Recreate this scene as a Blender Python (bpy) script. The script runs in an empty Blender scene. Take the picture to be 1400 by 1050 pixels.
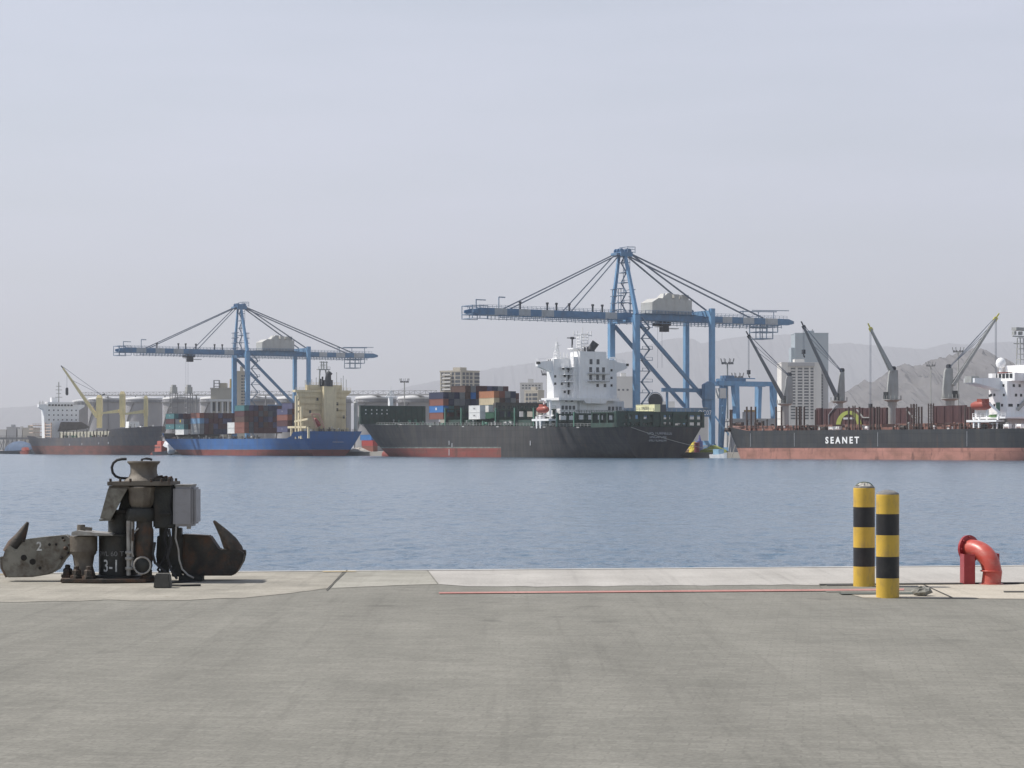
import bpy, math, random
from mathutils import Vector, Matrix
random.seed(7)
S = bpy.context.scene
COL = S.collection
R = math.radians
# ---------------------------------------------------------------- view measures
F = 3000.0          # focal length in photo pixels (photo is 1400 wide)
HOR = 614.0         # photo row of the horizon
ZC = 3.2            # camera height over the water
QZ = 1.53           # near quay height over the water

def P(px, py, Y):   # point seen at a photo pixel at depth Y
    return Vector(((px-700)/F*Y, Y, ZC+(HOR-py)/F*Y))
def gdepth(py): return F*(ZC-QZ)/(py-HOR)      # depth of a near-quay point from its row
def G(px, py, z=0.0):
    Y = gdepth(py); return Vector(((px-700)/F*Y, Y, QZ+z))

# far quay frame: x' = along the quay towards us, y' = landward
TH = R(-59.5)
T = Vector((math.cos(TH), math.sin(TH))); M = Vector((-T.y, T.x))
OX, OY = (904-700)/F*790, 790.0
def W(s, l, z=0.0): return Vector((OX+s*T.x+l*M.x, OY+s*T.y+l*M.y, z))
def s_at(px, l):
    q = (px-700)/F
    return (q*(OY+l*M.y)-OX-l*M.x)/(T.x-q*T.y)
def l_at(px, s):
    q = (px-700)/F
    return (q*(OY+s*T.y)-OX-s*T.x)/(M.x-q*M.y)
def z_at(py, s, l): return ZC+(HOR-py)/F*W(s, l).y
def px_of(s, l):
    w = W(s, l); return 700+F*w.x/w.y

# ---------------------------------------------------------------- materials
MATS = {}
def pbr(name, col, rough=0.6, metal=0.0, var=0.12, nscale=1.5, dirt=None, dirt_amt=0.0, dirt_scale=(1, 1, 1),
        bump=0.0, bscale=20.0, thr=0.55, spec=0.5):
    if name in MATS: return MATS[name]
    m = bpy.data.materials.new(name); m.use_nodes = True
    nt = m.node_tree; N = nt.nodes; L = nt.links
    b = N['Principled BSDF']
    b.inputs['Roughness'].default_value = rough; b.inputs['Metallic'].default_value = metal
    b.inputs['Specular IOR Level'].default_value = spec
    tc = N.new('ShaderNodeTexCoord')
    nz = N.new('ShaderNodeTexNoise'); nz.inputs['Scale'].default_value = nscale; nz.inputs['Detail'].default_value = 6
    L.new(tc.outputs['Object'], nz.inputs['Vector'])
    mr = N.new('ShaderNodeMapRange'); mr.inputs['From Min'].default_value = 0.3; mr.inputs['From Max'].default_value = 0.7
    mr.inputs['To Min'].default_value = 1-var; mr.inputs['To Max'].default_value = 1+var
    L.new(nz.outputs['Fac'], mr.inputs['Value'])
    vm = N.new('ShaderNodeVectorMath'); vm.operation = 'SCALE'
    vm.inputs[0].default_value = col[:3]
    L.new(mr.outputs['Result'], vm.inputs['Scale'])
    out = vm.outputs['Vector']
    if dirt:
        mp = N.new('ShaderNodeMapping'); mp.inputs['Scale'].default_value = dirt_scale
        L.new(tc.outputs['Object'], mp.inputs['Vector'])
        n2 = N.new('ShaderNodeTexNoise'); n2.inputs['Scale'].default_value = 1.0; n2.inputs['Detail'].default_value = 8
        n2.inputs['Roughness'].default_value = 0.65
        L.new(mp.outputs['Vector'], n2.inputs['Vector'])
        m2 = N.new('ShaderNodeMapRange'); m2.inputs['From Min'].default_value = thr-0.08; m2.inputs['From Max'].default_value = thr+0.14
        m2.inputs['To Max'].default_value = dirt_amt
        L.new(n2.outputs['Fac'], m2.inputs['Value'])
        mx = N.new('ShaderNodeMix'); mx.data_type = 'RGBA'
        L.new(m2.outputs['Result'], mx.inputs['Factor']); L.new(out, mx.inputs[6]); mx.inputs[7].default_value = (*dirt[:3], 1)
        out = mx.outputs[2]
    L.new(out, b.inputs['Base Color'])
    if bump:
        n3 = N.new('ShaderNodeTexNoise'); n3.inputs['Scale'].default_value = bscale; n3.inputs['Detail'].default_value = 5
        L.new(tc.outputs['Object'], n3.inputs['Vector'])
        bp = N.new('ShaderNodeBump'); bp.inputs['Strength'].default_value = bump; bp.inputs['Distance'].default_value = 0.02
        L.new(n3.outputs['Fac'], bp.inputs['Height']); L.new(bp.outputs['Normal'], b.inputs['Normal'])
    MATS[name] = m
    return m

# ---------------------------------------------------------------- mesh builder
class MB:
    def __init__(s): s.v = []; s.f = []; s.m = []
    def add(s, vs, fs, mi=0):
        o = len(s.v); s.v += [tuple(x) for x in vs]
        for f in fs: s.f.append([i+o for i in f]); s.m.append(mi)
        return s
    def box(s, x0, x1, y0, y1, z0, z1, mi=0):
        vs = [(x, y, z) for z in (z0, z1) for y in (y0, y1) for x in (x0, x1)]
        return s.add(vs, [(0, 2, 3, 1), (4, 5, 7, 6), (0, 1, 5, 4), (2, 6, 7, 3), (0, 4, 6, 2), (1, 3, 7, 5)], mi)
    def beam(s, a, b, w, h=None, w2=None, h2=None, up=(0, 0, 1), mi=0):
        a = Vector(a); b = Vector(b); h = h or w; w2 = w2 or w; h2 = h2 or h
        d = (b-a).normalized(); u = Vector(up)
        if abs(d.dot(u)) > 0.98: u = Vector((1, 0, 0))
        r = d.cross(u).normalized(); u = r.cross(d)
        vs = [p+r*sx*ww/2+u*sz*hh/2 for p, ww, hh in ((a, w, h), (b, w2, h2)) for sx, sz in ((-1, -1), (1, -1), (1, 1), (-1, 1))]
        return s.add(vs, [(0, 1, 2, 3), (7, 6, 5, 4), (0, 4, 5, 1), (1, 5, 6, 2), (2, 6, 7, 3), (3, 7, 4, 0)], mi)
    def tube(s, a, b, r0, r1=None, n=10, mi=0, caps=True):
        a = Vector(a); b = Vector(b); r1 = r0 if r1 is None else r1
        d = (b-a).normalized(); u = Vector((0, 0, 1)) if abs(d.z) < 0.95 else Vector((1, 0, 0))
        r = d.cross(u).normalized(); u = r.cross(d)
        vs = []
        for p, q in ((a, r0), (b, r1)):
            for i in range(n):
                t = 2*math.pi*i/n; vs.append(p+r*q*math.cos(t)+u*q*math.sin(t))
        fs = [(i, i+n, (i+1) % n+n, (i+1) % n) for i in range(n)]
        if caps: fs += [tuple(range(n)), tuple(range(2*n-1, n-1, -1))]
        return s.add(vs, fs, mi)
    def path(s, pts, r, n=8, mi=0):
        pts = [Vector(p) for p in pts]; vs = []; fs = []
        pu = None
        for i, p in enumerate(pts):
            d = (pts[min(i+1, len(pts)-1)]-pts[max(i-1, 0)]).normalized()
            if pu is None:
                pu = Vector((0, 0, 1)) if abs(d.z) < 0.9 else Vector((1, 0, 0))
            rr = d.cross(pu).normalized(); pu = rr.cross(d)
            rad = r[i] if isinstance(r, (list, tuple)) else r
            for k in range(n):
                t = 2*math.pi*k/n; vs.append(p+rr*rad*math.cos(t)+pu*rad*math.sin(t))
        for i in range(len(pts)-1):
            for k in range(n):
                fs.append((i*n+k, (i+1)*n+k, (i+1)*n+(k+1) % n, i*n+(k+1) % n))
        e = (len(pts)-1)*n
        fs += [tuple(range(n)), tuple(range(e+n-1, e-1, -1))]
        return s.add(vs, fs, mi)
    def lathe(s, prof, c=(0, 0, 0), n=24, mi=0, axis=None):
        vs = []; fs = []; c = Vector(c)
        ax = axis if axis else Matrix.Identity(3)
        for r, z in prof:
            for i in range(n):
                t = 2*math.pi*i/n; vs.append(c+ax @ Vector((r*math.cos(t), r*math.sin(t), z)))
        for j in range(len(prof)-1):
            for i in range(n):
                fs.append((j*n+i, j*n+(i+1) % n, (j+1)*n+(i+1) % n, (j+1)*n+i))
        fs += [tuple(range(n-1, -1, -1)), tuple(range((len(prof)-1)*n, len(prof)*n))]
        return s.add(vs, fs, mi)
    def prism(s, poly, y0, y1, mi=0, plane='xz'):
        n = len(poly)
        if plane == 'xz': vs = [(x, y0, z) for x, z in poly]+[(x, y1, z) for x, z in poly]
        elif plane == 'yz': vs = [(y0, x, z) for x, z in poly]+[(y1, x, z) for x, z in poly]
        else: vs = [(x, y, y0) for x, y in poly]+[(x, y, y1) for x, y in poly]
        fs = [tuple(range(n)), tuple(range(2*n-1, n-1, -1))]+[(i, i+n, (i+1) % n+n, (i+1) % n) for i in range(n)]
        return s.add(vs, fs, mi)
    def mesh(s, name, mats, smooth=False, bevel=0.0):
        import bmesh
        me = bpy.data.meshes.new(name); me.from_pydata(s.v, [], s.f)
        for m in (mats if isinstance(mats, (list, tuple)) else [mats]): me.materials.append(m)
        for p, mi in zip(me.polygons, s.m): p.material_index = mi
        bm = bmesh.new(); bm.from_mesh(me)
        bmesh.ops.recalc_face_normals(bm, faces=bm.faces)
        if bevel:
            ed = [e for e in bm.edges if len(e.link_faces) == 2 and e.calc_face_angle(0) > 0.6]
            bmesh.ops.bevel(bm, geom=ed, offset=bevel, segments=2, affect='EDGES', clamp_overlap=True)
        if smooth:
            for f in bm.faces: f.smooth = True
            for e in bm.edges:
                if len(e.link_faces) == 2 and e.calc_face_angle(0) > R(smooth if smooth is not True else 40): e.smooth = False
        bm.to_mesh(me); bm.free()
        return me
    def build(s, name, mats, parent=None, smooth=False, bevel=0.0, loc=None):
        return link(name, s.mesh(name, mats, smooth, bevel), parent, loc)
def link(name, data, parent=None, loc=None, rz=None):
    o = bpy.data.objects.new(name, data); COL.objects.link(o)
    if parent: o.parent = parent
    if loc is not None: o.location = loc
    if rz is not None: o.rotation_euler.z = rz
    return o
def tag(o, label=None, cat=None, group=None, kind=None):
    if label: o['label'] = label
    if cat: o['category'] = cat
    if group: o['group'] = group
    if kind: o['kind'] = kind
    return o
def thing(name, label, cat, loc=(0, 0, 0), rz=0.0, group=None):
    o = link(name, None, None, loc, rz); o.empty_display_size = 0.1
    return tag(o, label, cat, group)
def copy_tree(o, parent=None):
    c = o.copy(); COL.objects.link(c)
    if parent: c.parent = parent
    for ch in list(o.children): copy_tree(ch, c)
    return c
def text(name, s, size, mat, parent=None, loc=(0, 0, 0), rot=(0, 0, 0), ext=0.004, sx=1.0, spacing=1.0, bold=0.0):
    cu = bpy.data.curves.new(name, 'FONT'); cu.body = s; cu.size = size; cu.extrude = ext; cu.align_x = 'CENTER'; cu.align_y = 'CENTER'
    cu.space_character = spacing; cu.offset = bold; cu.resolution_u = 3
    o0 = bpy.data.objects.new(name, cu); COL.objects.link(o0)
    bpy.context.view_layer.update()
    me = bpy.data.meshes.new_from_object(o0.evaluated_get(bpy.context.evaluated_depsgraph_get()))
    bpy.data.objects.remove(o0); bpy.data.curves.remove(cu)
    me.name = name; me.materials.clear(); me.materials.append(mat)
    me.transform(Matrix.Diagonal((sx, 1, 1, 1)))
    o = link(name, me, parent, loc); o.rotation_euler = rot
    return o

# ---------------------------------------------------------------- camera, light, air
cd = bpy.data.cameras.new('camera'); cam = bpy.data.objects.new('camera', cd); COL.objects.link(cam)
cam.location = (0, 0, ZC); cam.rotation_euler = (R(90), 0, 0)
cd.sensor_width = 36; cd.sensor_fit = 'HORIZONTAL'; cd.lens = F/1400*36
cd.shift_y = (HOR-525)/1400; cd.clip_start = 0.5; cd.clip_end = 40000
S.camera = cam

SUN_EL = R(53)
sdir = Vector((-0.985, 0.17)); SUN_AZ = math.atan2(sdir.y, sdir.x)
ld = bpy.data.lights.new('sun', 'SUN'); ld.energy = 5.0; ld.angle = R(0.6); ld.color = (1.0, 0.955, 0.89)
lo = bpy.data.objects.new('sun', ld); COL.objects.link(lo)
to_sun = Vector((math.cos(SUN_AZ)*math.cos(SUN_EL), math.sin(SUN_AZ)*math.cos(SUN_EL), math.sin(SUN_EL)))
lo.rotation_euler = to_sun.to_track_quat('Z', 'Y').to_euler(); lo.location = (-40, 20, 60)

w = bpy.data.worlds.new('World'); S.world = w; w.use_nodes = True
wn = w.node_tree.nodes; wl = w.node_tree.links
bg = wn['Background']
sky = wn.new('ShaderNodeTexSky'); sky.sky_type = 'NISHITA'; sky.sun_disc = False
sky.sun_elevation = SUN_EL; sky.sun_rotation = math.pi/2-SUN_AZ
sky.air_density = 1.2; sky.dust_density = 1.0; sky.ozone_density = 1.0; sky.altitude = 0
hs = wn.new('ShaderNodeHueSaturation'); hs.inputs['Saturation'].default_value = 0.75
# a thin uneven veil of high cloud over the clear sky
tcw = wn.new('ShaderNodeTexCoord'); mpw = wn.new('ShaderNodeMapping'); mpw.inputs['Scale'].default_value = (1.0, 1.0, 7.0)
nzw = wn.new('ShaderNodeTexNoise'); nzw.inputs['Scale'].default_value = 2.2; nzw.inputs['Detail'].default_value = 5
mrw = wn.new('ShaderNodeMapRange'); mrw.inputs['From Min'].default_value = 0.35; mrw.inputs['From Max'].default_value = 0.7
mrw.inputs['To Min'].default_value = 0.40; mrw.inputs['To Max'].default_value = 0.84
mxw = wn.new('ShaderNodeMix'); mxw.data_type = 'RGBA'; mxw.inputs[7].default_value = (7.15, 7.45, 9.0, 1)
wl.new(tcw.outputs['Generated'], mpw.inputs['Vector']); wl.new(mpw.outputs['Vector'], nzw.inputs['Vector'])
# the veil is thick towards the horizon, thinned overhead, out of view, to darken shade
spw = wn.new('ShaderNodeSeparateXYZ'); wl.new(tcw.outputs['Generated'], spw.inputs[0])
mew = wn.new('ShaderNodeMapRange'); mew.inputs['From Min'].default_value = 0.40; mew.inputs['From Max'].default_value = 0.85
mew.inputs['To Min'].default_value = 1.0; mew.inputs['To Max'].default_value = 0.12
wl.new(spw.outputs['Z'], mew.inputs['Value'])
mbw = wn.new('ShaderNodeMapRange'); mbw.inputs['From Min'].default_value = -0.55; mbw.inputs['From Max'].default_value = 0.55
mbw.inputs['To Min'].default_value = 0.5; mbw.inputs['To Max'].default_value = 1.0   # and is thinned behind the camera, out of view, to deepen shade
wl.new(spw.outputs['Y'], mbw.inputs['Value'])
muw0 = wn.new('ShaderNodeMath'); muw0.operation = 'MULTIPLY'
muw = wn.new('ShaderNodeMath'); muw.operation = 'MULTIPLY'
wl.new(nzw.outputs['Fac'], mrw.inputs['Value']); wl.new(mrw.outputs['Result'], muw.inputs[0]); wl.new(mew.outputs['Result'], muw0.inputs[0]); wl.new(mbw.outputs['Result'], muw0.inputs[1]); wl.new(muw0.outputs[0], muw.inputs[1]); wl.new(muw.outputs[0], mxw.inputs['Factor'])
wl.new(sky.outputs['Color'], hs.inputs['Color']); wl.new(hs.outputs['Color'], mxw.inputs[6]); wl.new(mxw.outputs[2], bg.inputs['Color'])
bg.inputs['Strength'].default_value = 0.1

S.view_settings.view_transform = 'Standard'; S.view_settings.look = 'None'; S.view_settings.exposure = 0.10; S.view_settings.gamma = 1.0
S.cycles.use_denoising = True
try: S.cycles.denoiser = 'OPENIMAGEDENOISE'
except Exception: pass
S.cycles.max_bounces = 6; S.cycles.volume_bounces = 0; S.cycles.transparent_max_bounces = 12
S.cycles.sample_clamp_indirect = 4

HAZE_DENSITY = 0.000080
hz = MB().box(-9000, 9000, -150, 26500, -6, 1400)
mh = bpy.data.materials.new('haze'); mh.use_nodes = True
for n in list(mh.node_tree.nodes):
    if n.type != 'OUTPUT_MATERIAL': mh.node_tree.nodes.remove(n)
pv = mh.node_tree.nodes.new('ShaderNodeVolumePrincipled'); pv.inputs['Density'].default_value = HAZE_DENSITY
pv.inputs['Color'].default_value = (0.93, 0.945, 1.0, 1); pv.inputs['Anisotropy'].default_value = 0.15
mh.node_tree.links.new(pv.outputs['Volume'], mh.node_tree.nodes['Material Output'].inputs['Volume'])
ho = hz.build('haze', mh); tag(ho, kind='stuff')

# ---------------------------------------------------------------- water
def water_mat():
    m = bpy.data.materials.new('sea_water'); m.use_nodes = True; N = m.node_tree.nodes; L = m.node_tree.links
    b = N['Principled BSDF']; b.inputs['Base Color'].default_value = (0.066, 0.118, 0.172, 1); b.inputs['Roughness'].default_value = 0.15
    b.inputs['IOR'].default_value = 1.333
    g = N.new('ShaderNodeNewGeometry')
    def noise(sc, det, mpsc, rot):
        mp = N.new('ShaderNodeMapping'); mp.inputs['Scale'].default_value = mpsc; mp.inputs['Rotation'].default_value = (0, 0, R(rot))
        n = N.new('ShaderNodeTexNoise'); n.inputs['Scale'].default_value = sc; n.inputs['Detail'].default_value = det; n.inputs['Roughness'].default_value = 0.55
        L.new(g.outputs['Position'], mp.inputs['Vector']); L.new(mp.outputs['Vector'], n.inputs['Vector']); return n.outputs['Fac']
    def math_(op, a, bb):
        x = N.new('ShaderNodeMath'); x.operation = op
        for i, v in enumerate((a, bb)):
            if isinstance(v, (int, float)): x.inputs[i].default_value = v
            else: L.new(v, x.inputs[i])
        return x.outputs[0]
    w1 = noise(0.45, 2, (1, 0.7, 1), 15); w2 = noise(1.7, 3, (1, 0.75, 1), -12); w3 = noise(5.5, 2, (1, 0.8, 1), 30)
    gust = noise(0.012, 3, (0.5, 1.0, 1), 0)
    h = math_('ADD', math_('MULTIPLY', w1, 0.9), math_('ADD', math_('MULTIPLY', w2, 0.34), math_('MULTIPLY', w3, 0.085)))
    mr = N.new('ShaderNodeMapRange'); mr.inputs['From Min'].default_value = 0.35; mr.inputs['From Max'].default_value = 0.65; mr.inputs['To Min'].default_value = 0.6; mr.inputs['To Max'].default_value = 1.0
    L.new(gust, mr.inputs['Value'])
    bp = N.new('ShaderNodeBump'); bp.inputs['Distance'].default_value = WAVE
    L.new(mr.outputs['Result'], bp.inputs['Strength'])
    L.new(h, bp.inputs['Height']); L.new(bp.outputs['Normal'], b.inputs['Normal'])
    return m
WAVE = 0.42
# open water: one sheet whose near part is shaped into real wavelets, the rest ripples by its material
from mathutils import noise as mn
vsw = []; fsw = []; ys = [18.0]
while ys[-1] < 470: ys.append(ys[-1]+0.07+max(0, ys[-1]-30)*0.0062)
ys[-1] = 470.0; nxw = 420
def wave_h(x, y):
    a = max(0.0, min(1.0, (y-20)/6))*max(0.0, 1-max(0, y-300)/165)
    g_ = 0.75+0.5*mn.noise(Vector((x*.03, y*.02, 4)))
    h = .050*mn.noise(Vector((x*.55+y*.12, y*.42, 1)))+.085*(.5-2*abs(mn.noise(Vector((x*.85-y*.2, y*.8, 2)))))
    if y < 130: h += .065*(.5-2*abs(mn.noise(Vector((x*2.2, y*1.9+x*.4, 3)))))*(1-y/130)
    return h*a*g_
for y in ys:
    hw = 40 if y < 60 else 0
    hwid = max(14.0, y*0.30)
    for i in range(nxw+1):
        x = (i/nxw*2-1)*hwid; vsw.append((x, y, wave_h(x, y) if 0 < i < nxw and y < 469 else 0))
for j in range(len(ys)-1):
    for i in range(nxw): a = j*(nxw+1)+i; fsw.append((a, a+1, a+nxw+2, a+nxw+1))
for s_ in (-1, 1):                                # flat water beyond the sides of the shaped part
    ia = 0 if s_ < 0 else nxw
    o_ = len(vsw); vsw += [(s_*8500, 18, 0), (s_*8500, 470, 0)]
    strip = [j*(nxw+1)+ia for j in range(len(ys))]
    for j in range(len(strip)-1): fsw.append((strip[j], strip[j+1], o_+(0 if j < len(strip)//2 else 1)))
    fsw.append((strip[len(strip)//2], o_+1, o_))
WM = water_mat()
wv = MB(); wv.add(vsw, fsw); tag(wv.build('water', WM, smooth=180), kind='structure')
wt = MB().add([(-8500, 470, 0), (8500, 470, 0), (8500, 26000, 0), (-8500, 26000, 0)], [(0, 1, 2, 3)])
tag(wt.build('water', WM), kind='structure')
# ---------------------------------------------------------------- near quay
EA = R(8.0)                                       # the quay edge runs slightly away to the right
E0 = Vector((0.0, 30.4)); ED = Vector((math.cos(EA), math.sin(EA))); EN = Vector((-math.sin(EA), math.cos(EA)))
def Q(a, d, z=0.0):                               # along the edge from its middle, d metres back from the edge
    p = E0+ED*a-EN*d; return (p.x, p.y, QZ+z)
def ground_mat(name, c1, c2, spots, scale=0.6, fine=30.0, bump=0.35, blocks=0.0):
    m = bpy.data.materials.new(name); m.use_nodes = True; N = m.node_tree.nodes; L = m.node_tree.links
    b = N['Principled BSDF']; b.inputs['Roughness'].default_value = 0.9; b.inputs['Specular IOR Level'].default_value = 0.2
    g = N.new('ShaderNodeNewGeometry')
    def nz(sc, det, mpsc=None, rot=0, rough=0.6):
        n = N.new('ShaderNodeTexNoise'); n.inputs['Scale'].default_value = sc; n.inputs['Detail'].default_value = det; n.inputs['Roughness'].default_value = rough
        if mpsc:
            mp = N.new('ShaderNodeMapping'); mp.inputs['Scale'].default_value = mpsc; mp.inputs['Rotation'].default_value = (0, 0, R(rot))
            L.new(g.outputs['Position'], mp.inputs['Vector']); L.new(mp.outputs['Vector'], n.inputs['Vector'])
        else: L.new(g.outputs['Position'], n.inputs['Vector'])
        return n.outputs['Fac']
    def rng(src, a, bb, c, d):
        r = N.new('ShaderNodeMapRange'); r.inputs['From Min'].default_value = a; r.inputs['From Max'].default_value = bb
        r.inputs['To Min'].default_value = c; r.inputs['To Max'].default_value = d; L.new(src, r.inputs['Value']); return r.outputs['Result']
    def mul(x, y):
        q = N.new('ShaderNodeMath'); q.operation = 'MULTIPLY'; L.new(x, q.inputs[0]); L.new(y, q.inputs[1]); return q.outputs[0]
    n2 = nz(fine, 4, rough=0.7)
    mx = N.new('ShaderNodeMix'); mx.data_type = 'RGBA'; mx.inputs[6].default_value = (*c1, 1); mx.inputs[7].default_value = (*c2, 1)
    L.new(rng(nz(scale, 8), 0.35, 0.65, 0, 1), mx.inputs['Factor'])
    f = mul(rng(n2, 0.3, 0.7, 0.80, 1.18), rng(nz(1.0, 6, (1.7, 0.09, 1), 4), 0.35, 0.65, 0.93, 1.07))      # worn streaks towards the water
    f = mul(f, rng(nz(1.0, 3, (9.0, 0.25, 1), -7), 0.56, 0.72, 1.0, 0.88))                                   # faint tyre scuffs
    if blocks:
        br = N.new('ShaderNodeTexBrick'); br.inputs['Scale'].default_value = 1.0; br.inputs['Brick Width'].default_value = 0.21; br.inputs['Row Height'].default_value = 0.105
        br.inputs['Mortar Size'].default_value = 0.008; br.inputs['Mortar Smooth'].default_value = 0.4; br.inputs['Color1'].default_value = (1.07, 1.07, 1.07, 1); br.inputs['Color2'].default_value = (0.92, 0.92, 0.92, 1)
        br.inputs['Mortar'].default_value = (1-blocks,)*3+(1,)
        mp = N.new('ShaderNodeMapping'); mp.inputs['Rotation'].default_value = (0, 0, R(8)); L.new(g.outputs['Position'], mp.inputs['Vector']); L.new(mp.outputs['Vector'], br.inputs['Vector'])
        bw = N.new('ShaderNodeRGBToBW'); L.new(br.outputs['Color'], bw.inputs[0]); f = mul(f, bw.outputs[0])
    sc = N.new('ShaderNodeVectorMath'); sc.operation = 'SCALE'; L.new(mx.outputs[2], sc.inputs[0]); L.new(f, sc.inputs['Scale'])
    m2 = N.new('ShaderNodeMix'); m2.data_type = 'RGBA'; m2.inputs[7].default_value = (*spots, 1)
    L.new(sc.outputs['Vector'], m2.inputs[6]); L.new(rng(nz(5.0, 6), 0.62, 0.75, 0, 0.6), m2.inputs['Factor'])
    m3 = N.new('ShaderNodeMix'); m3.data_type = 'RGBA'; m3.inputs[7].default_value = (*[0.6*c for c in spots], 1)   # old oil drips
    L.new(m2.outputs[2], m3.inputs[6]); L.new(mul(rng(nz(1.9, 2, rough=.4), 0.64, 0.74, 0, 0.38), rng(nz(.22, 2), .45, .6, 0, 1)), m3.inputs['Factor'])
    L.new(m3.outputs[2], b.inputs['Base Color'])
    bp = N.new('ShaderNodeBump'); bp.inputs['Strength'].default_value = bump; bp.inputs['Distance'].default_value = 0.01
    L.new(n2, bp.inputs['Height']); L.new(bp.outputs['Normal'], b.inputs['Normal'])
    return m
asphalt = ground_mat('worn_paving', (0.188, 0.182, 0.158), (0.222, 0.214, 0.186), (0.125, 0.122, 0.108), blocks=0.10)
concrete = ground_mat('pale_concrete', (0.36, 0.342, 0.315), (0.42, 0.40, 0.37), (0.27, 0.255, 0.225), scale=0.9)
concrete_d = ground_mat('stained_concrete', (0.25, 0.235, 0.20), (0.36, 0.335, 0.285), (0.18, 0.155, 0.115), scale=1.3)
redline = ground_mat('worn_red_paint', (0.40, 0.19, 0.17), (0.44, 0.25, 0.22), (0.25, 0.22, 0.2), scale=2.0)
yelline = ground_mat('worn_yellow_paint', (0.50, 0.36, 0.15), (0.5, 0.44, 0.33), (0.4, 0.37, 0.3), scale=2.0)
darkjoint = pbr('dark_joint', (0.05, 0.048, 0.042), 0.95)

q = MB().prism([Q(-90, 0)[:2], Q(-90, 70)[:2], Q(90, 70)[:2], Q(90, 0)[:2]], QZ-6, QZ, plane='xy')
tag(q.build('quay_ground', asphalt), kind='structure')
def sheet(name, pts, mat, z):
    n = len(pts); o = MB().add([(p[0], p[1], QZ+z) for p in pts], [tuple(range(n))]).build(name, mat)
    return tag(o, kind='structure')
rnd = random.Random(3)
def Gp(px, py): v = G(px, py); return (v.x, v.y)
def edge(px, d=0.0):                              # point d metres back from the quay edge under a photo column
    qx = (px-700)/F; a = (qx*(E0.y-EN.y*d)-E0.x+EN.x*d)/(ED.x-qx*ED.y)
    return Q(a, d)[:2]
def wavy(p0, p1, n, amp):
    return [(p0[0]+(p1[0]-p0[0])*i/n, p0[1]+(p1[1]-p0[1])*i/n+rnd.uniform(-amp, amp)) for i in range(n+1)]
# pale coping beside the water (right two thirds) and stained concrete round the hook (left)
cop = [edge(585), edge(3200), Gp(3200, 788)]+wavy(Gp(1500, 796.5), Gp(1140, 800), 8, 0.03)+wavy(Gp(1100, 800), Gp(640, 802.5), 20, 0.10)+[Gp(600, 799)]
sheet('coping', cop, concrete, 0.004)
left = [edge(-1500), edge(470)]+wavy(Gp(448, 805), Gp(400, 811), 4, 0.08)+wavy(Gp(330, 819), Gp(-120, 825), 12, 0.15)+[Gp(-1500, 845)]
sheet('hook_pavement', left, concrete_d, 0.004)
mid = [edge(472), edge(583)]+[Gp(598, 799)]+wavy(Gp(560, 800), Gp(452, 805), 5, 0.06)
sheet('coping_worn', mid, ground_mat('worn_concrete', (0.26, 0.25, 0.215), (0.36, 0.345, 0.30), (0.22, 0.2, 0.17), scale=1.0), 0.004)
pad = [Gp(1128, 801), Gp(1500, 798), Gp(3200, 790), Gp(3200, 820), Gp(1500, 820), Gp(1180, 817.5), Gp(1150, 810)]
sheet('bollard_pavement', pad, ground_mat('buff_concrete', (0.40, 0.36, 0.295), (0.47, 0.43, 0.36), (0.3, 0.26, 0.2), scale=1.4), 0.0045)
sheet('red_line', [Gp(600, 812.5), Gp(600, 810.5), Gp(1236, 805.5), Gp(1236, 808)], redline, 0.009)
sheet('yellow_line', [edge(-900, 0.42), edge(-900, 0.25), edge(60, 0.25), edge(58, 0.4)], yelline, 0.009)
sheet('yellow_line', [edge(440, 0.40), edge(443, 0.25), edge(486, 0.25), edge(488, 0.38)], yelline, 0.015)
sheet('pale_edge', [edge(-1500, 0.16), edge(-1500, 0.0), edge(3200, 0.0), edge(3200, 0.22)], ground_mat('edge_concrete', (0.44, 0.43, 0.41), (0.5, 0.485, 0.46), (0.34, 0.33, 0.3)), 0.010)
for a, b_, c, d in ((1120, 799.3, 2600, 787.5), (1130, 800.6, 1175, 800.2)):
    sheet('joint', [Gp(a, b_), Gp(a, b_+1.3), Gp(c, d+1.3), Gp(c, d)], darkjoint, 0.012)
sheet('joint', [Gp(1261, 800), Gp(1263, 800), Gp(1303, 818), Gp(1300, 818)], darkjoint, 0.012)
sheet('joint', [edge(474), edge(475.2), Gp(447, 808), Gp(445, 808)], darkjoint, 0.014)
sheet('joint', [Gp(1372, 809.2), Gp(1372, 810.6), Gp(1400, 810.6), Gp(1400, 809.2)], darkjoint, 0.012)
sheet('drain_channel', [Gp(1146, 811), Gp(1150, 813.6), Gp(1256, 813.2), Gp(1250, 810.6)], pbr('drain_shade', (0.09, 0.10, 0.085), 0.9), 0.012)
sheet('patch', [Gp(1120, 801.5), Gp(1255, 801.0), Gp(1262, 809), Gp(1130, 810)], asphalt, 0.0062)
# ---------------------------------------------------------------- mooring hook at the quay edge
iron = pbr('dark_weathered_iron', (0.036, 0.037, 0.034), 0.6, 0.2, 0.3, 5, (0.07, 0.05, 0.035), 0.5, (7, 7, 4), 0.35, 40, 0.58)
iron_b = pbr('rusty_iron', (0.05, 0.044, 0.037), 0.75, 0.1, 0.35, 6, (0.12, 0.06, 0.032), 0.75, (6, 6, 5), 0.5, 35, 0.54)
plate_g = pbr('grey_green_plate', (0.20, 0.19, 0.16), 0.6, 0.1, 0.18, 4, (0.05, 0.03, 0.016), 0.85, (6, 5, 6), 0.3, 40, 0.53)
brown_c = pbr('brown_grey_casting', (0.15, 0.13, 0.105), 0.65, 0.1, 0.25, 4, (0.06, 0.042, 0.03), 0.7, (5, 5, 3), 0.3, 40, 0.53)
greybox = pbr('grey_enclosure_paint', (0.27, 0.265, 0.28), 0.45, 0.0, 0.06, 3, (0.16, 0.14, 0.12), 0.5, (4, 4, 9), 0.05, 60, 0.6)
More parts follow.
